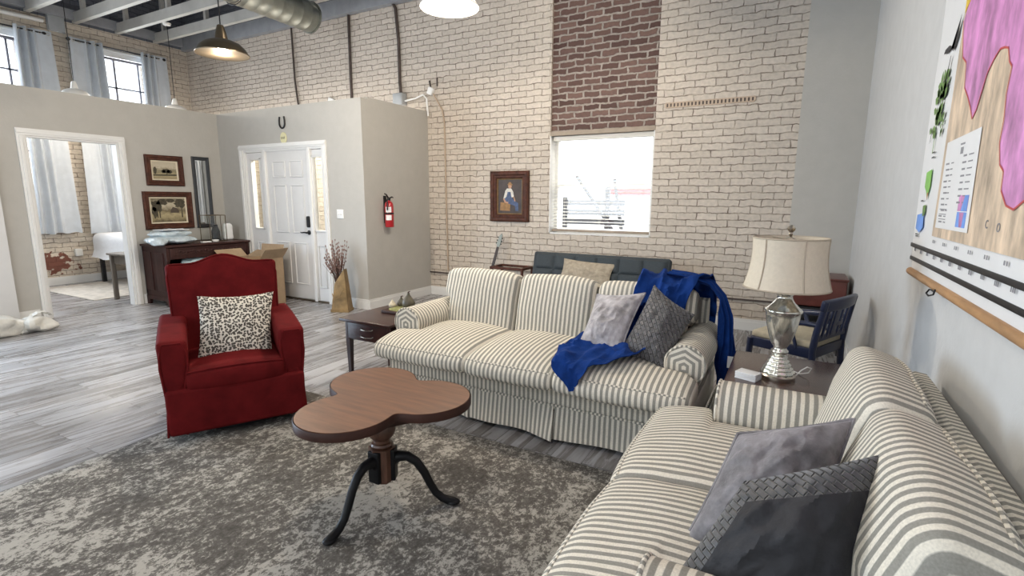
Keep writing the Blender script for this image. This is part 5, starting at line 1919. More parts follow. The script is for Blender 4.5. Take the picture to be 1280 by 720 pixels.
# ------------------------------------------------------------------ side tables
def end_table():
    t = thing('end_table', 'dark wood end table with a drawer at the left arm of the sofa', 'side table', (-2.70, 2.97, 0))
    W2, D2, zt = 0.25, 0.30, 0.52
    obj('top', MB().rbox((0, 0, zt - 0.011), (2 * W2, 2 * D2, 0.022), 0.006), 'espresso', t)
    ap = MB().bx(-W2 + 0.035, W2 - 0.035, -D2 + 0.05, D2 - 0.05, zt - 0.165, zt - 0.022)
    obj('apron', ap, 'espresso', t, smooth=False)
    dr = obj('drawer', MB().rbox((0, -D2 + 0.045, zt - 0.095), (2 * W2 - 0.11, 0.022, 0.125), 0.004), 'espresso', t)
    for z in (zt - 0.07, zt - 0.125):
        h = MB().tube([(-0.06, -D2 + 0.034, z + 0.006), (-0.05, -D2 + 0.022, z), (0, -D2 + 0.018, z - 0.003), (0.05, -D2 + 0.022, z), (0.06, -D2 + 0.034, z + 0.006)], 0.004, 8)
        obj('handle', h, 'nickel', dr)
    for sx in (-1, 1):
        for sy in (-1, 1):
            x, y = sx * (W2 - 0.045), sy * (D2 - 0.06)
            mb = MB()
            mb.rbox((x, y, zt - 0.095), (0.042, 0.042, 0.147), 0.004)
            vs = []
            for z, w in ((0.0, 0.011), (zt - 0.165, 0.020)):
                vs += [(x - w, y - w, z), (x + w, y - w, z), (x + w, y + w, z), (x - w, y + w, z)]
            mb.add(vs, [(0, 1, 2, 3), (7, 6, 5, 4), (0, 4, 5, 1), (1, 5, 6, 2), (2, 6, 7, 3), (3, 7, 4, 0)])
            obj('leg', mb, 'espresso', t)
end_table()
# tray with moss and ceramic gourds on it
tr = thing('wooden_tray', 'dark wooden tray lined with moss on the end table', 'tray', (-2.66, 3.06, 0.52))
obj('base', MB().rbox((0, 0, 0.012), (0.27, 0.20, 0.024), 0.006), 'rim', tr)
obj('moss_bed', MB().blob((0, 0, 0.026), (0.12, 0.085, 0.016), 24, 8, 0.35, 30), 'moss', tr)
def gourd(name, label, loc, r, h, m):
    t = thing(name, label, 'gourd', loc, 0, 'ceramic gourds on the tray')
    obj('body', MB().lathe([(0.0, 0.0), (0.55 * r, 0.0), (0.92 * r, 0.16 * h), (r, 0.32 * h), (0.86 * r, 0.50 * h), (0.5 * r, 0.66 * h), (0.26 * r, 0.80 * h), (0.17 * r, 0.92 * h), (0.0, 0.95 * h)], seg=20), m, t)
    obj('stem', MB().tube([(0, 0, 0.93 * h), (0.01, -0.004, h), (0.025, -0.008, 1.04 * h)], [0.09 * r + 0.003, 0.004, 0.003], 8), 'twig', t)
gourd('ceramic_gourd', 'tall olive ceramic gourd, largest on the tray', (-2.615, 3.08, 0.553), 0.052, 0.135, 'gourd')
gourd('ceramic_gourd', 'small olive ceramic gourd on the tray left of the tall one', (-2.715, 3.11, 0.553), 0.034, 0.085, 'gourd')
o = obj('ceramic_garlic', MB().lathe([(0, 0), (0.018, 0), (0.030, 0.012), (0.031, 0.024), (0.018, 0.042), (0.006, 0.056), (0, 0.066)], seg=18), 'garlic', loc=(-2.755, 3.05, 0.551))
tag(o, 'cream bulb ornament at the left end of the tray', 'ornament')

def lamp_table():
    t = thing('lamp_table', 'low dark polished table carrying the lamp, behind the loveseat', 'side table', (0.115, 2.79, 0))
    obj('top', MB().rbox((0, 0, 0.535), (0.70, 0.72, 0.03), 0.006), 'espresso_top', t)
    obj('apron', MB().bx(-0.30, 0.30, -0.31, 0.31, 0.44, 0.52), 'espresso', t, smooth=False)
    for sx in (-1, 1):
        for sy in (-1, 1):
            obj('leg', MB().rbox((sx * 0.30, sy * 0.31, 0.26), (0.055, 0.055, 0.52), 0.006), 'espresso', t)
lamp_table()

def table_lamp():
    t = thing('table_lamp', 'mercury-glass urn lamp with a cream bell shade', 'table lamp', (-0.01, 2.74, 0.55))
    b = [(0.0, 0), (0.078, 0), (0.080, 0.004), (0.080, 0.020), (0.074, 0.026)]
    obj('base_ring', MB().lathe(b + [(0, 0.026)], seg=40), 'nickel', t)
    pr = [(0.072, 0.024)]
    for k in range(5):
        r = 0.072 - 0.0085 * k
        z = 0.026 + 0.018 * k
        pr += [(r, z + 0.003), (r + 0.001, z + 0.009), (r - 0.003, z + 0.015), (r - 0.008, z + 0.018)]
    pr += [(0.026, 0.120), (0.030, 0.124), (0.038, 0.130), (0.038, 0.142), (0.030, 0.148), (0.028, 0.156), (0.040, 0.175), (0.056, 0.22), (0.068, 0.27), (0.074, 0.31), (0.076, 0.330), (0.083, 0.336), (0.084, 0.342), (0.078, 0.348), (0.068, 0.356), (0.052, 0.372), (0.040, 0.388), (0.034, 0.402), (0.033, 0.412), (0.040, 0.418), (0.040, 0.424), (0.026, 0.430), (0.0, 0.432)]
    # fluted foot
    mb = MB()
    seg = 48
    vs, fs = [], []
    for (r, z) in pr:
        for k in range(seg):
            a = 2 * PI * k / seg
            rr = r * (1 + (0.045 * math.cos(a * 12) if z < 0.118 else (0.012 * math.cos(a * 8) if z < 0.33 else 0)))
            vs.append((rr * math.cos(a), rr * math.sin(a), z))
    for i in range(len(pr) - 1):
        for k in range(seg):
            a, b_ = i * seg + k, i * seg + (k + 1) % seg
            fs.append((a, b_, b_ + seg, a + seg))
    mb.add(vs, fs)
    obj('urn_body', mb, 'mercury', t, angle=60)
    obj('socket', MB().lathe([(0.014, 0.43), (0.014, 0.47), (0.018, 0.475), (0.018, 0.53)], seg=16), 'nickel', t)
    obj('harp', MB().tube([(-0.018, 0, 0.46), (-0.05, 0, 0.55), (-0.035, 0, 0.67), (0, 0, 0.695), (0.035, 0, 0.67), (0.05, 0, 0.55), (0.018, 0, 0.46)], 0.003, 6), 'nickel', t)
    # bell shade
    z0, z1 = 0.450, 0.686
    def rr(q):
        return 0.160 + 0.026 * (1 - q) ** 2.2 - 0.005 * math.sin(PI * q)
    prof = [(rr(q), z0 + (z1 - z0) * q) for q in np.linspace(0, 1, 13)]
    profi = [(r - 0.004, z) for r, z in reversed(prof)]
    mb = MB()
    seg = 48
    pp = prof + profi
    vs, fs = [], []
    for r, z in pp:
        for k in range(seg):
            a = 2 * PI * k / seg
            vs.append((r * math.cos(a), r * math.sin(a), z))
    m_ = len(pp)
    for i in range(m_):
        for k in range(seg):
            a, b_ = i * seg + k, i * seg + (k + 1) % seg
            j = (i + 1) % m_
            fs.append((a, b_, j * seg + (k + 1) % seg, j * seg + k))
    mb.add(vs, fs)
    sh = obj('lamp_shade', mb, 'shade', t)
    for nm, q, w in (('top_trim', 1.0, 0.004), ('bottom_trim', 0.0, 0.004)):
        r, z = rr(q), z0 + (z1 - z0) * q
        obj(nm, MB().tube([(r * math.cos(a), r * math.sin(a), z) for a in np.linspace(0, 2 * PI, 48, endpoint=False)], w, 6, closed=True), 'shade_trim', sh)
    for k in range(6):
        a = rad(-127 + 60 * k)
        obj('seam', MB().tube([((r + 0.001) * math.cos(a), (r + 0.001) * math.sin(a), z) for r, z in prof], 0.0035, 6), 'shade_trim', sh)
    sp = MB()
    for k in range(3):
        a = rad(120 * k)
        sp.tube([(0, 0, z1 - 0.012), (0.156 * math.cos(a), 0.156 * math.sin(a), z1 - 0.006)], 0.002, 5)
    obj('spider', sp, 'nickel', sh)
    obj('finial', MB().lathe([(0.004, 0.69), (0.010, 0.705), (0.006, 0.712), (0.016, 0.722), (0.018, 0.732), (0.010, 0.744), (0.0, 0.748)], seg=18), 'nickel', t)
    obj('cord', MB().tube([(0.075, 0.02, 0.012), (0.10, 0.03, 0.045), (0.125, 0.05, 0.06), (0.145, 0.07, 0.05), (0.135, 0.09, 0.02), (0.10, 0.10, 0.006), (0.06, 0.14, 0.005), (0.03, 0.25, 0.005), (0.02, 0.40, 0.005)], 0.003, 6), 'white_plastic', t)
table_lamp()
cb = thing('coaster_stack', 'small stack of white paper cards beside the lamp base', 'cards', (-0.135, 2.655, 0.55), rad(-20))
for k in range(5):
    obj('card', MB().rbox((0.001 * (k % 2), 0.001 * (k % 3), 0.0035 + k * 0.007), (0.10, 0.07, 0.006), 0.001, 1), 'paper' if k % 2 == 0 else 'white_plastic', cb)

# ------------------------------------------------------------------ navy armchair by the wall
def navy_chair():
    t = thing('navy_chair', 'navy painted wooden armchair with a cream seat by the right wall', 'armchair', (0.09, 4.14, 0), rad(-115))
    # local: faces -y
    w = 0.225
    R = Matrix.Rotation(rad(-9), 3, 'X')
    for s in (-1, 1):
        mb = MB()
        mb.tube([(s * w, 0.22, 0.0), (s * w, 0.20, 0.42), (s * w, 0.215, 0.55), (s * w * 0.99, 0.255, 0.76)], [0.020, 0.023, 0.022, 0.018], 10)
        obj('leg', mb, 'navy', t)
        mb = MB().tube([(s * (w + 0.015), -0.235, 0.0), (s * (w + 0.012), -0.225, 0.30), (s * (w + 0.01), -0.22, 0.425)], [0.019, 0.022, 0.023], 10)
        obj('leg', mb, 'navy', t)
        mb = MB().tube([(s * w, 0.225, 0.60), (s * (w + 0.015), 0.12, 0.60), (s * (w + 0.02), 0.0, 0.585), (s * (w + 0.02), -0.09, 0.575)], [0.015, 0.019, 0.022, 0.020], 10)
        obj('arm', mb, 'navy', t)
        obj('arm_support', MB().tube([(s * (w + 0.012), -0.02, 0.42), (s * (w + 0.02), -0.07, 0.575)], [0.017, 0.016], 8), 'navy', t)
        obj('side_slat', MB().tube([(s * (w + 0.01), 0.10, 0.42), (s * (w + 0.014), 0.05, 0.585)], [0.012, 0.012], 8), 'navy', t)
        obj('side_rail', MB().rbox((s * (w + 0.002), -0.01, 0.40), (0.026, 0.42, 0.07), 0.006), 'navy', t)
    obj('front_rail', MB().rbox((0, -0.215, 0.40), (2 * w, 0.028, 0.07), 0.006), 'navy', t)
    obj('back_rail', MB().rbox((0, 0.20, 0.40), (2 * w, 0.028, 0.07), 0.006), 'navy', t)
    # crest: curved
    def crest(x, y, z):
        return (x, y + 0.025 * (1 - (x / w) ** 2), z + 0.012 * (1 - (x / w) ** 2) * (1 if z > 0 else 0))
    obj('crest_rail', MB().rbox((0, 0.250, 0.735), (2 * w + 0.05, 0.030, 0.075), 0.010, 2, (10, 1, 1), fn=crest, R=R), 'navy', t)
    obj('lower_back_rail', MB().rbox((0, 0.212, 0.50), (2 * w, 0.022, 0.04), 0.006, 2, (8, 1, 1)), 'navy', t)
    for i in range(5):
        x = -0.15 + 0.075 * i
        if i == 2:
            sp = MB().rbox((x, 0.235, 0.61), (0.075, 0.014, 0.22), 0.004, R=R)
            obj('splat', sp, 'navy', t)
        else:
            obj('slat', MB().rbox((x, 0.235, 0.61), (0.026, 0.014, 0.22), 0.004, R=R), 'navy', t)
    for s in (-1, 1):
        obj('cross_tie', MB().rbox((s * 0.06, 0.232, 0.60 + s * 0.02), (0.10, 0.012, 0.03), 0.004, R=R), 'navy', t)
    def fs_(x, y, z):
        u, v = x / 0.22, y / 0.22
        return (x, y, z + (0.02 * max(0, 1 - u * u) * max(0, 1 - v * v) if z > 0 else 0))
    obj('seat', MB().rbox((0, -0.015, 0.452), (0.43, 0.43, 0.05), 0.018, 3, (8, 8, 1), fn=fs_), 'cream_fabric', t)
navy_chair()

# mahogany chest on a black iron stand in the right corner
t = thing('wooden_chest', 'red mahogany box with rounded edge on an iron stand in the corner', 'chest', (0.235, 5.62, 0.44))
obj('case', MB().rbox((0, 0, 0.13), (0.46, 0.44, 0.25), 0.014), 'chest', t)
obj('lid', MB().rbox((0, 0, 0.262), (0.475, 0.455, 0.022), 0.006), 'chest', t)
obj('side_handle', MB().tube([(-0.232, -0.10, 0.12), (-0.262, -0.10, 0.12), (-0.262, 0.10, 0.12), (-0.232, 0.10, 0.12)], 0.010, 8), 'rim', t)
t = thing('iron_stand', 'black iron stand under the mahogany box', 'stand', (0.235, 5.62, 0))
obj('shelf', MB().rbox((0, 0, 0.425), (0.46, 0.44, 0.02), 0.004), 'black_metal', t)
obj('lower_shelf', MB().rbox((0, 0, 0.30), (0.44, 0.42, 0.014), 0.004), 'black_metal', t)
for sx in (-1, 1):
    for sy in (-1, 1):
        obj('leg', MB().tube([(sx * 0.21, sy * 0.20, 0), (sx * 0.21, sy * 0.20, 0.42)], 0.012, 8), 'black_metal', t)

# ------------------------------------------------------------------ futon, wood side table, guitar
t = thing('slate_futon', 'slate grey tufted futon under the back window', 'futon', (-1.975, 5.42, 0))
def tuft(cols, rows, w, h, dep):
    def fn(u, v):
        x = -w / 2 + w * u
        z = -h / 2 + h * v
        a = abs(math.sin(PI * u * cols))
        b_ = abs(math.sin(PI * v * rows))
        e = min(1, min(u, 1 - u) * 30) ** 0.5 * min(1, min(v, 1 - v) * 14) ** 0.5
        return (x, z, dep * (0.45 + 0.55 * (min(1, a * 2.2)) ** 0.5 * (min(1, b_ * 2.2)) ** 0.5) * e)
    return fn
R = Matrix.Rotation(rad(-16), 3, 'X')
mb = MB().rbox((0, 0.27, 0.56), (1.66, 0.10, 0.42), 0.03, 3, (6, 2, 4), R=R)
bk = obj('backrest', mb, 'futon', t)
f = tuft(6, 2, 1.62, 0.385, 0.045)
mb = MB()
mb.grid(lambda u, v: tuple(R @ Vector((f(u, v)[0], -0.045 - f(u, v)[2], f(u, v)[1])) + Vector((0, 0.27, 0.56))), 72, 28)
obj('tufted_face', mb, 'futon', bk)
for i in range(1, 6):
    mb = MB()
    p = R @ Vector((-0.81 + 1.62 * i / 6, -0.066, 0.0)) + Vector((0, 0.27, 0.56))
    mb.blob(p, (0.013, 0.010, 0.013), 10, 6)
    obj('button', mb, 'futon', bk)
obj('seat', MB().rbox((0, -0.10, 0.34), (1.66, 0.72, 0.15), 0.04, 3, (6, 4, 2)), 'futon', t)
for sx in (-1, 1):
    for y in (-0.38, 0.20):
        obj('leg', MB().lathe([(0.016, 0), (0.024, 0.27)], (sx * 0.72, y, 0), 12), 'rim', t)

t = thing('wood_stool_table', 'small open wooden table left of the futon', 'side table', (-3.17, 5.78, 0))
for sx in (-1, 1):
    for sy in (-1, 1):
        obj('leg', MB().rbox((sx * 0.225, sy * 0.14, 0.265), (0.03, 0.03, 0.53), 0.004), 'frame_dark', t)
mb = MB()
for s in (-1, 1):
    mb.rbox((0, s * 0.14, 0.535), (0.48, 0.035, 0.03), 0.004)
    mb.rbox((s * 0.225, 0, 0.535), (0.035, 0.30, 0.03), 0.004)
obj('top_frame', mb, 'frame_dark', t)
obj('glass_top', MB().bx(-0.21, 0.21, -0.125, 0.125, 0.532, 0.540), 'jar_glass', t, smooth=False)
obj('lower_shelf', MB().rbox((0, 0, 0.16), (0.44, 0.27, 0.02), 0.004), 'frame_dark', t)

t = thing('guitar', 'guitar leaning on the brick left of the futon, only neck and pale headstock showing', 'guitar', (-3.62, 5.80, 0), 0)
t.rotation_euler = (rad(-9), rad(12), 0)
t.scale = (0.72, 0.72, 1.0)
bo = []
for k in range(40):
    a = 2 * PI * k / 40
    r = 0.155 + 0.03 * math.cos(2 * a) - 0.02 * math.cos(a) * 0
    bo.append((0.13 * math.cos(a) * (1 + 0.22 * math.cos(2 * a + 0.5)) * (1.12 if math.sin(a) < 0 else 0.92), 0.21 + 0.20 * math.sin(a)))
mb = MB().prism(bo, -0.02, 0.025, 'y')
obj('body', mb, 'guitar_body', t)
nk = MB()
nk.add([(-0.028, -0.028, 0.38), (0.028, -0.028, 0.38), (0.028, -0.008, 0.38), (-0.028, -0.008, 0.38), (-0.021, -0.028, 0.80), (0.021, -0.028, 0.80), (0.021, -0.008, 0.80), (-0.021, -0.008, 0.80)], [(0, 1, 2, 3), (7, 6, 5, 4), (0, 4, 5, 1), (1, 5, 6, 2), (2, 6, 7, 3), (3, 7, 4, 0)])
obj('neck', nk, 'fretboard', t, smooth=False)
hd = MB().prism([(-0.022, 0.80), (0.022, 0.80), (0.040, 0.84), (0.036, 0.90), (0.034, 0.965), (0.010, 0.985), (-0.022, 0.955), (-0.032, 0.88), (-0.040, 0.84)], -0.026, -0.008, 'y')
hh = obj('headstock', hd, 'teal_head', t)
for k in range(3):
    for s in (-1, 1):
        obj('tuning_peg', MB().rbox((s * 0.048, -0.017, 0.845 + 0.04 * k), (0.024, 0.010, 0.016), 0.004), 'black_metal', hh)

# ------------------------------------------------------------------ dresser and what stands on it
t = thing('dark_dresser', 'dark cherry dresser with a carved upper drawer along the left partition', 'dresser', (-7.23, 4.13, 0))
# local x depth (front +x at 0.30), y length
y0, y1 = -0.56, 0.56
obj('top', MB().rbox((0.0, 0, 0.785), (0.62, 1.16, 0.03), 0.006), 'cabinet', t)
cs = MB()
cs.bx(-0.30, 0.255, y0, y0 + 0.03, 0.09, 0.77).bx(-0.30, 0.255, y1 - 0.03, y1, 0.09, 0.77)
cs.bx(-0.30, -0.27, y0, y1, 0.06, 0.77)
cs.bx(-0.30, 0.27, y0 + 0.03, y1 - 0.03, 0.09, 0.13)
obj('carcass', cs, 'cabinet', t, smooth=False)
sp = MB()
for (a, b_) in ((-0.27, -0.09), (0.0, 0.19)):
    for y in (y0,):
        sp.rbox(((a + b_) / 2, y - 0.004, 0.45), (b_ - a, 0.012, 0.50), 0.004)
obj('side_panel', sp, 'cabinet', t)
ff = MB()
pl_ = [(-0.30, 0.0), (-0.25, 0.0), (-0.22, 0.07), (0.15, 0.07), (0.20, 0.0), (0.275, 0.0), (0.275, 0.25), (0.245, 0.33), (0.245, 0.52), (0.285, 0.60), (0.285, 0.77), (0.245, 0.77), (0.245, 0.12), (-0.30, 0.12)]
ff.prism(pl_, y0 - 0.006, y0 + 0.03, 'y')
obj('end_bracket', ff, 'cabinet', t, smooth=False)
obj('end_bracket', MB().prism(pl_, y1 - 0.03, y1 + 0.006, 'y'), 'cabinet', t, smooth=False)
dw = obj('drawer', MB().rbox((0.27, 0, 0.69), (0.04, 1.05, 0.145), 0.006), 'cabinet', t)
cv = MB()
for k in range(22):
    y = -0.44 + 0.042 * k
    cv.blob((0.291, y, 0.705 + 0.010 * math.sin(k * 1.7)), (0.006, 0.020, 0.010 + 0.006 * (k % 2)), 8, 6)
cv.rbox((0.291, 0, 0.672), (0.010, 0.98, 0.008), 0.002).rbox((0.291, 0, 0.745), (0.010, 0.98, 0.008), 0.002)
obj('carved_frieze', cv, 'cabinet', dw)
obj('inner_shelf', MB().bx(-0.27, 0.245, y0 + 0.03, y1 - 0.03, 0.46, 0.485), 'recess', t, smooth=False)
dr = obj('door', MB().rbox((0.215, -0.265, 0.295), (0.024, 0.50, 0.33), 0.005), 'cabinet', t)
obj('knob', MB().blob((0.235, -0.05, 0.33), (0.012, 0.012, 0.012), 10, 8), 'bronze', dr)
dr = obj('door', MB().rbox((0.215, 0.265, 0.295), (0.024, 0.50, 0.33), 0.005), 'cabinet', t)
obj('knob', MB().blob((0.235, 0.05, 0.33), (0.012, 0.012, 0.012), 10, 8), 'bronze', dr)

def crumple(c, r, seed, flat):
    mb = MB()
    random.seed(seed)
    return mb.blob(c, r, 30, 16, 0.45, 9.0, flat)
t = thing('folded_bedding', 'pale blue plastic-wrapped bedding piled on the dresser left end', 'bedding', (-7.14, 3.72, 0.80))
for (cx, cy, cz, rx, ry, rz) in ((-0.02, 0.02, 0.06, 0.22, 0.29, 0.062), (-0.03, 0.03, 0.135, 0.19, 0.26, 0.05)):
    obj('folded_layer', MB().blob((cx, cy, cz), (rx, ry, rz), 34, 14, 0.22, 12, -rz * 0.95), 'blue_bag', t)
obj('top_sheet', MB().grid(lambda u, v: (-0.14 + 0.26 * u, -0.12 + 0.32 * v, 0.192 + 0.012 * mn.noise(Vector((u * 4, v * 4, 1)))), 14, 14, 0.006), 'sheet', t)
obj('loose_end', MB().blob((0.12, -0.20, 0.05), (0.12, 0.10, 0.06), 22, 12, 0.3, 14, -0.05), 'blue_bag', t)
o = obj('aqua_bag', MB().blob((0, 0, 0.07), (0.10, 0.24, 0.075), 30, 14, 0.22, 12, -0.07), 'aqua_bag', loc=(-7.085, 4.04, 0.485))
tag(o, 'pale aqua packed bag on the dresser shelf behind the red armchair', 'bag')
o = obj('white_card', MB().rbox((0, 0, 0.008), (0.06, 0.12, 0.016), 0.004), 'white_plastic', loc=(-7.03, 4.13, 0.80)); tag(o, 'small white remote lying on the dresser left of the candle dish', 'remote')
o = obj('candle_dish', MB().lathe([(0, 0), (0.035, 0), (0.042, 0.012), (0.042, 0.026), (0.034, 0.028), (0, 0.022)], seg=20), 'white_plastic', loc=(-7.06, 4.28, 0.80)); tag(o, 'low white dish on the dresser beside the wire lantern', 'dish')
t = thing('wire_lantern', 'open square wire lantern with glass sides on the dresser', 'lantern', (-7.20, 4.35, 0.80))
mb = MB()
hw2, hh2 = 0.115, 0.36
for sx in (-1, 1):
    for sy in (-1, 1):
        mb.bx(sx * hw2 - 0.004, sx * hw2 + 0.004, sy * hw2 - 0.004, sy * hw2 + 0.004, 0, hh2)
    for z in (0.004, hh2):
        mb.bx(sx * hw2 - 0.004, sx * hw2 + 0.004, -hw2, hw2, z - 0.004, z + 0.004)
        mb.bx(-hw2, hw2, sx * hw2 - 0.004, sx * hw2 + 0.004, z - 0.004, z + 0.004)
mb.bx(-0.004, 0.004, hw2 - 0.004, hw2 + 0.004, 0, hh2)
obj('wire_frame', mb, 'bronze', t, smooth=False)
g_ = MB()
g_.bx(hw2 - 0.001, hw2 + 0.001, -hw2, hw2, 0.005, hh2 - 0.004)
g_.bx(-hw2, hw2, -hw2 - 0.001, -hw2 + 0.001, 0.005, hh2 - 0.004)
obj('glass_side', g_, 'jar_glass', t, smooth=False)
o = obj('dark_bottle', MB().lathe([(0, 0), (0.05, 0), (0.055, 0.02), (0.055, 0.13), (0.04, 0.17), (0.03, 0.20), (0.034, 0.22), (0, 0.222)], seg=20), 'ebony', loc=(-7.20, 4.38, 0.806)); tag(o, 'dark candle jar standing inside the wire lantern', 'jar')
mb = MB().rbox((0, 0, 0.12), (0.07, 0.14, 0.24), 0.03, 4, (4, 6, 10), fn=lambda x, y, z: (x + 0.01 * mn.noise(Vector((y * 20, z * 20, 1))), y * (1 - 0.25 * max(0, z / 0.12) ** 3), z))
o = obj('white_ornament', mb, 'paper', loc=(-7.22, 4.57, 0.80)); tag(o, 'white rounded tablet ornament at the dresser right end', 'ornament')

# cardboard boxes by the door
def carton(label, loc, rz, s, fl):
    t = thing('cardboard_box', label, 'cardboard box', loc, rz, 'cartons by the entrance door')
    w, d, h = s
    mb = MB()
    th = 0.005
    mb.bx(-w / 2, w / 2, -d / 2, -d / 2 + th, 0, h).bx(-w / 2, w / 2, d / 2 - th, d / 2, 0, h)
    mb.bx(-w / 2, -w / 2 + th, -d / 2, d / 2, 0, h).bx(w / 2 - th, w / 2, -d / 2, d / 2, 0, h).bx(-w / 2, w / 2, -d / 2, d / 2, 0, th)
    obj('body', mb, 'card', t, smooth=False)
    for (side, ang) in fl:
        f = MB()
        L2 = d * 0.45
        if side in 'lr':
            s_ = -1 if side == 'l' else 1
            p = [(s_ * w / 2, -d / 2, h), (s_ * w / 2, d / 2, h), (s_ * (w / 2 + L2 * math.cos(ang)), d / 2, h + L2 * math.sin(ang)), (s_ * (w / 2 + L2 * math.cos(ang)), -d / 2, h + L2 * math.sin(ang))]
            dz = Vector((-s_ * math.sin(ang), 0, math.cos(ang))) * 0.004
        else:
            s_ = -1 if side == 'f' else 1
            p = [(-w / 2, s_ * d / 2, h), (w / 2, s_ * d / 2, h), (w / 2, s_ * (d / 2 + L2 * math.cos(ang)), h + L2 * math.sin(ang)), (-w / 2, s_ * (d / 2 + L2 * math.cos(ang)), h + L2 * math.sin(ang))]
            dz = Vector((0, -s_ * math.sin(ang), math.cos(ang))) * 0.004
        f.add(p + [tuple(Vector(q) + dz) for q in p], [(0, 1, 2, 3), (7, 6, 5, 4), (0, 4, 5, 1), (1, 5, 6, 2), (2, 6, 7, 3), (3, 7, 4, 0)])
        obj('flap', f, 'card', t, smooth=False)
carton('open cardboard box with raised flaps, right one near the entrance door', (-6.17, 4.32, 0), rad(6), (0.40, 0.38, 0.62), [('b', rad(80)), ('r', rad(50)), ('f', rad(-60))])
carton('cardboard box with a flat open flap, left one beside the dresser', (-6.56, 4.32, 0), rad(-2), (0.36, 0.38, 0.60), [('l', rad(35)), ('b', rad(25)), ('f', rad(-60))])

# tin umbrella holder with dried willow
t = thing('tin_holder', 'tapering brass-toned tin holder on the floor by the door', 'holder', (-4.915, 4.52, 0), rad(25))
def tin():
    # four-sided, tapering, slanted mouth
    n = 7
    vs, fs = [], []
    for i in range(n + 1):
        q = i / n
        wx = 0.11 * (1 - q) + 0.062 * q
        wy = 0.085 * (1 - q) + 0.05 * q
        for (sx, sy) in ((-1, -1), (1, -1), (1, 1), (-1, 1)):
            top = 0.36 if sx < 0 else 0.54
            vs.append((sx * wx, sy * wy, q * top))
    for i in range(n):
        for k in range(4):
            a, b_ = i * 4 + k, i * 4 + (k + 1) % 4
            fs.append((a, b_, b_ + 4, a + 4))
    fs.append((3, 2, 1, 0))
    return MB().add(vs, fs)
body = obj('body', tin(), 'tin', t, smooth=False)
obj('bail_handle', MB().tube([(-0.08, -0.09, 0.24), (-0.05, -0.12, 0.17), (0.02, -0.115, 0.20), (0.06, -0.095, 0.30)], 0.006, 8), 'tin', t)
obj('rivet_band', MB().box((0, 0, 0.02), (0.228, 0.178, 0.03)), 'tin', t)
random.seed(11)
t = thing('dried_willow', 'bunch of dried brown pussy-willow twigs in the tin holder', 'dried branches', (-4.935, 4.51, 0.30))
tw, bd = MB(), MB()
for k in range(46):
    a = random.uniform(0, 2 * PI)
    sp_ = random.uniform(0.02, 0.16)
    h = random.uniform(0.30, 0.60)
    p0 = Vector((random.uniform(-0.02, 0.02), random.uniform(-0.02, 0.02), -0.15))
    p1 = Vector((0.35 * sp_ * math.cos(a) - 0.015, 0.35 * sp_ * math.sin(a), 0.15))
    p2 = Vector((sp_ * math.cos(a) - 0.03, sp_ * math.sin(a), h))
    pts = [p0, p1, p1.lerp(p2, 0.5) + Vector((0.008, 0, 0.01)), p2]
    tw.tube(pts, [0.003, 0.0028, 0.002, 0.001], 5)
    for j in range(7):
        q = 0.25 + 0.75 * j / 6
        p = p1.lerp(p2, q) + Vector((random.uniform(-.01, .01), random.uniform(-.01, .01), 0))
        bd.blob(p, (0.0065, 0.0065, 0.013), 6, 5)
tw.tube([(0, 0, -0.1), (-0.06, -0.02, 0.12), (-0.19, -0.07, 0.29)], [0.003, 0.0025, 0.0012], 5)
obj('twigs', tw, 'twig', t)
obj('catkins', bd, 'bud', t)

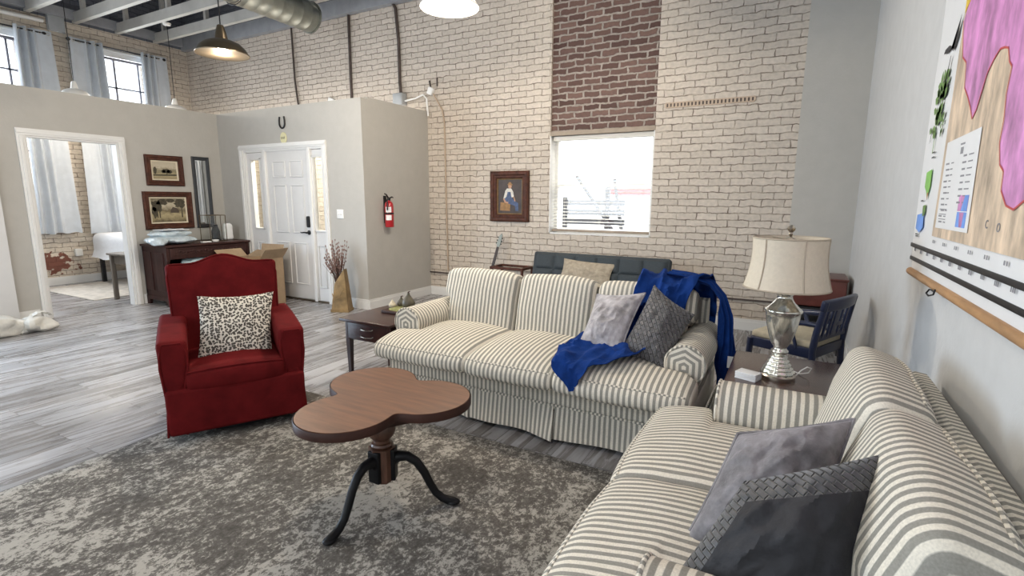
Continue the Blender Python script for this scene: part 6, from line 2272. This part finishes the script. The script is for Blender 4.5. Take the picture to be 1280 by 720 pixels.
# ------------------------------------------------------------------ bedroom beyond the doorway
t = thing('bed', 'bed under a white sheet seen through the left doorway', 'bed', (-9.48, 4.93, 0.012))
def sheet_fn(x, y, z):
    return (x + 0.012 * mn.noise(Vector((y * 5, z * 6, 3))), y + 0.015 * mn.noise(Vector((x * 5, z * 6, 1))), z + 0.01 * mn.noise(Vector((x * 4, y * 4, 9))))
def drape(x, y, z):
    f = max(0, -z) / 0.22
    return (x * (1 + 0.05 * f), y * (1 + 0.05 * f) + 0.02 * math.sin(x * 14) * f, max(z, -0.13 + 0.015 * math.sin(x * 9 + y * 7)))
obj('sheet', MB().rbox((0, 0, 0.54), (1.3, 1.75, 0.54), 0.11, 4, (16, 18, 10), fn=drape), 'sheet', t)
obj('mattress', MB().rbox((0, 0, 0.56), (1.22, 1.66, 0.24), 0.06, 3), 'sheet', t)
for sx in (-1, 1):
    for sy in (-1, 1):
        obj('leg', MB().rbox((sx * 0.56, sy * 0.78, 0.225), (0.055, 0.055, 0.45), 0.006), 'black_metal', t)
t = thing('wood_desk', 'weathered grey wooden table at the right jamb of the doorway', 'table', (-8.0, 3.86, 0.0))
obj('top', MB().rbox((0, 0, 0.635), (0.5, 0.80, 0.03), 0.005), 'ash_wood', t)
obj('apron', MB().bx(-0.20, 0.20, -0.34, 0.34, 0.50, 0.62), 'ash_wood', t, smooth=False)
for sx in (-1, 1):
    for sy in (-1, 1):
        obj('leg', MB().rbox((sx * 0.21, sy * 0.35, 0.31), (0.05, 0.05, 0.62), 0.005), 'ash_wood', t)
o = obj('bedroom_rug', MB().rbox((0, 0, 0.006), (1.75, 2.2, 0.012), 0.004), 'pale_rug', loc=(-9.2, 4.38, 0)); tag(o, 'pale patterned rug on the bedroom floor beyond the doorway', 'rug')
t = thing('wall_outlet', 'white outlet box low on the bedroom brick wall', 'outlet', (XF, 3.95, 0.50))
obj('box', MB().rbox((0.03, 0, 0), (0.06, 0.10, 0.12), 0.006), 'white_plastic', t)
obj('cover', MB().rbox((0.062, 0, 0), (0.006, 0.085, 0.105), 0.003), 'white_enamel', t)

# plastic bag on the floor at the left edge
t = thing('plastic_bag', 'crumpled white plastic bag lying on the floor at the doorway', 'bag', (-6.98, 2.0, 0))
obj('body', MB().blob((0.02, -0.22, 0.10), (0.17, 0.36, 0.12), 34, 16, 0.35, 7, -0.10), 'bag', t)
obj('tail', MB().blob((0.02, 0.20, 0.075), (0.13, 0.17, 0.09), 28, 14, 0.55, 10, -0.075), 'bag', t)
obj('handle', MB().grid(lambda u, v: (-0.02 + 0.08 * u, 0.12 + 0.22 * v, 0.10 + 0.10 * math.sin(PI * v * 0.8) + 0.03 * mn.noise(Vector((u * 4, v * 5, 0)))), 10, 14, 0.004), 'bag', t)
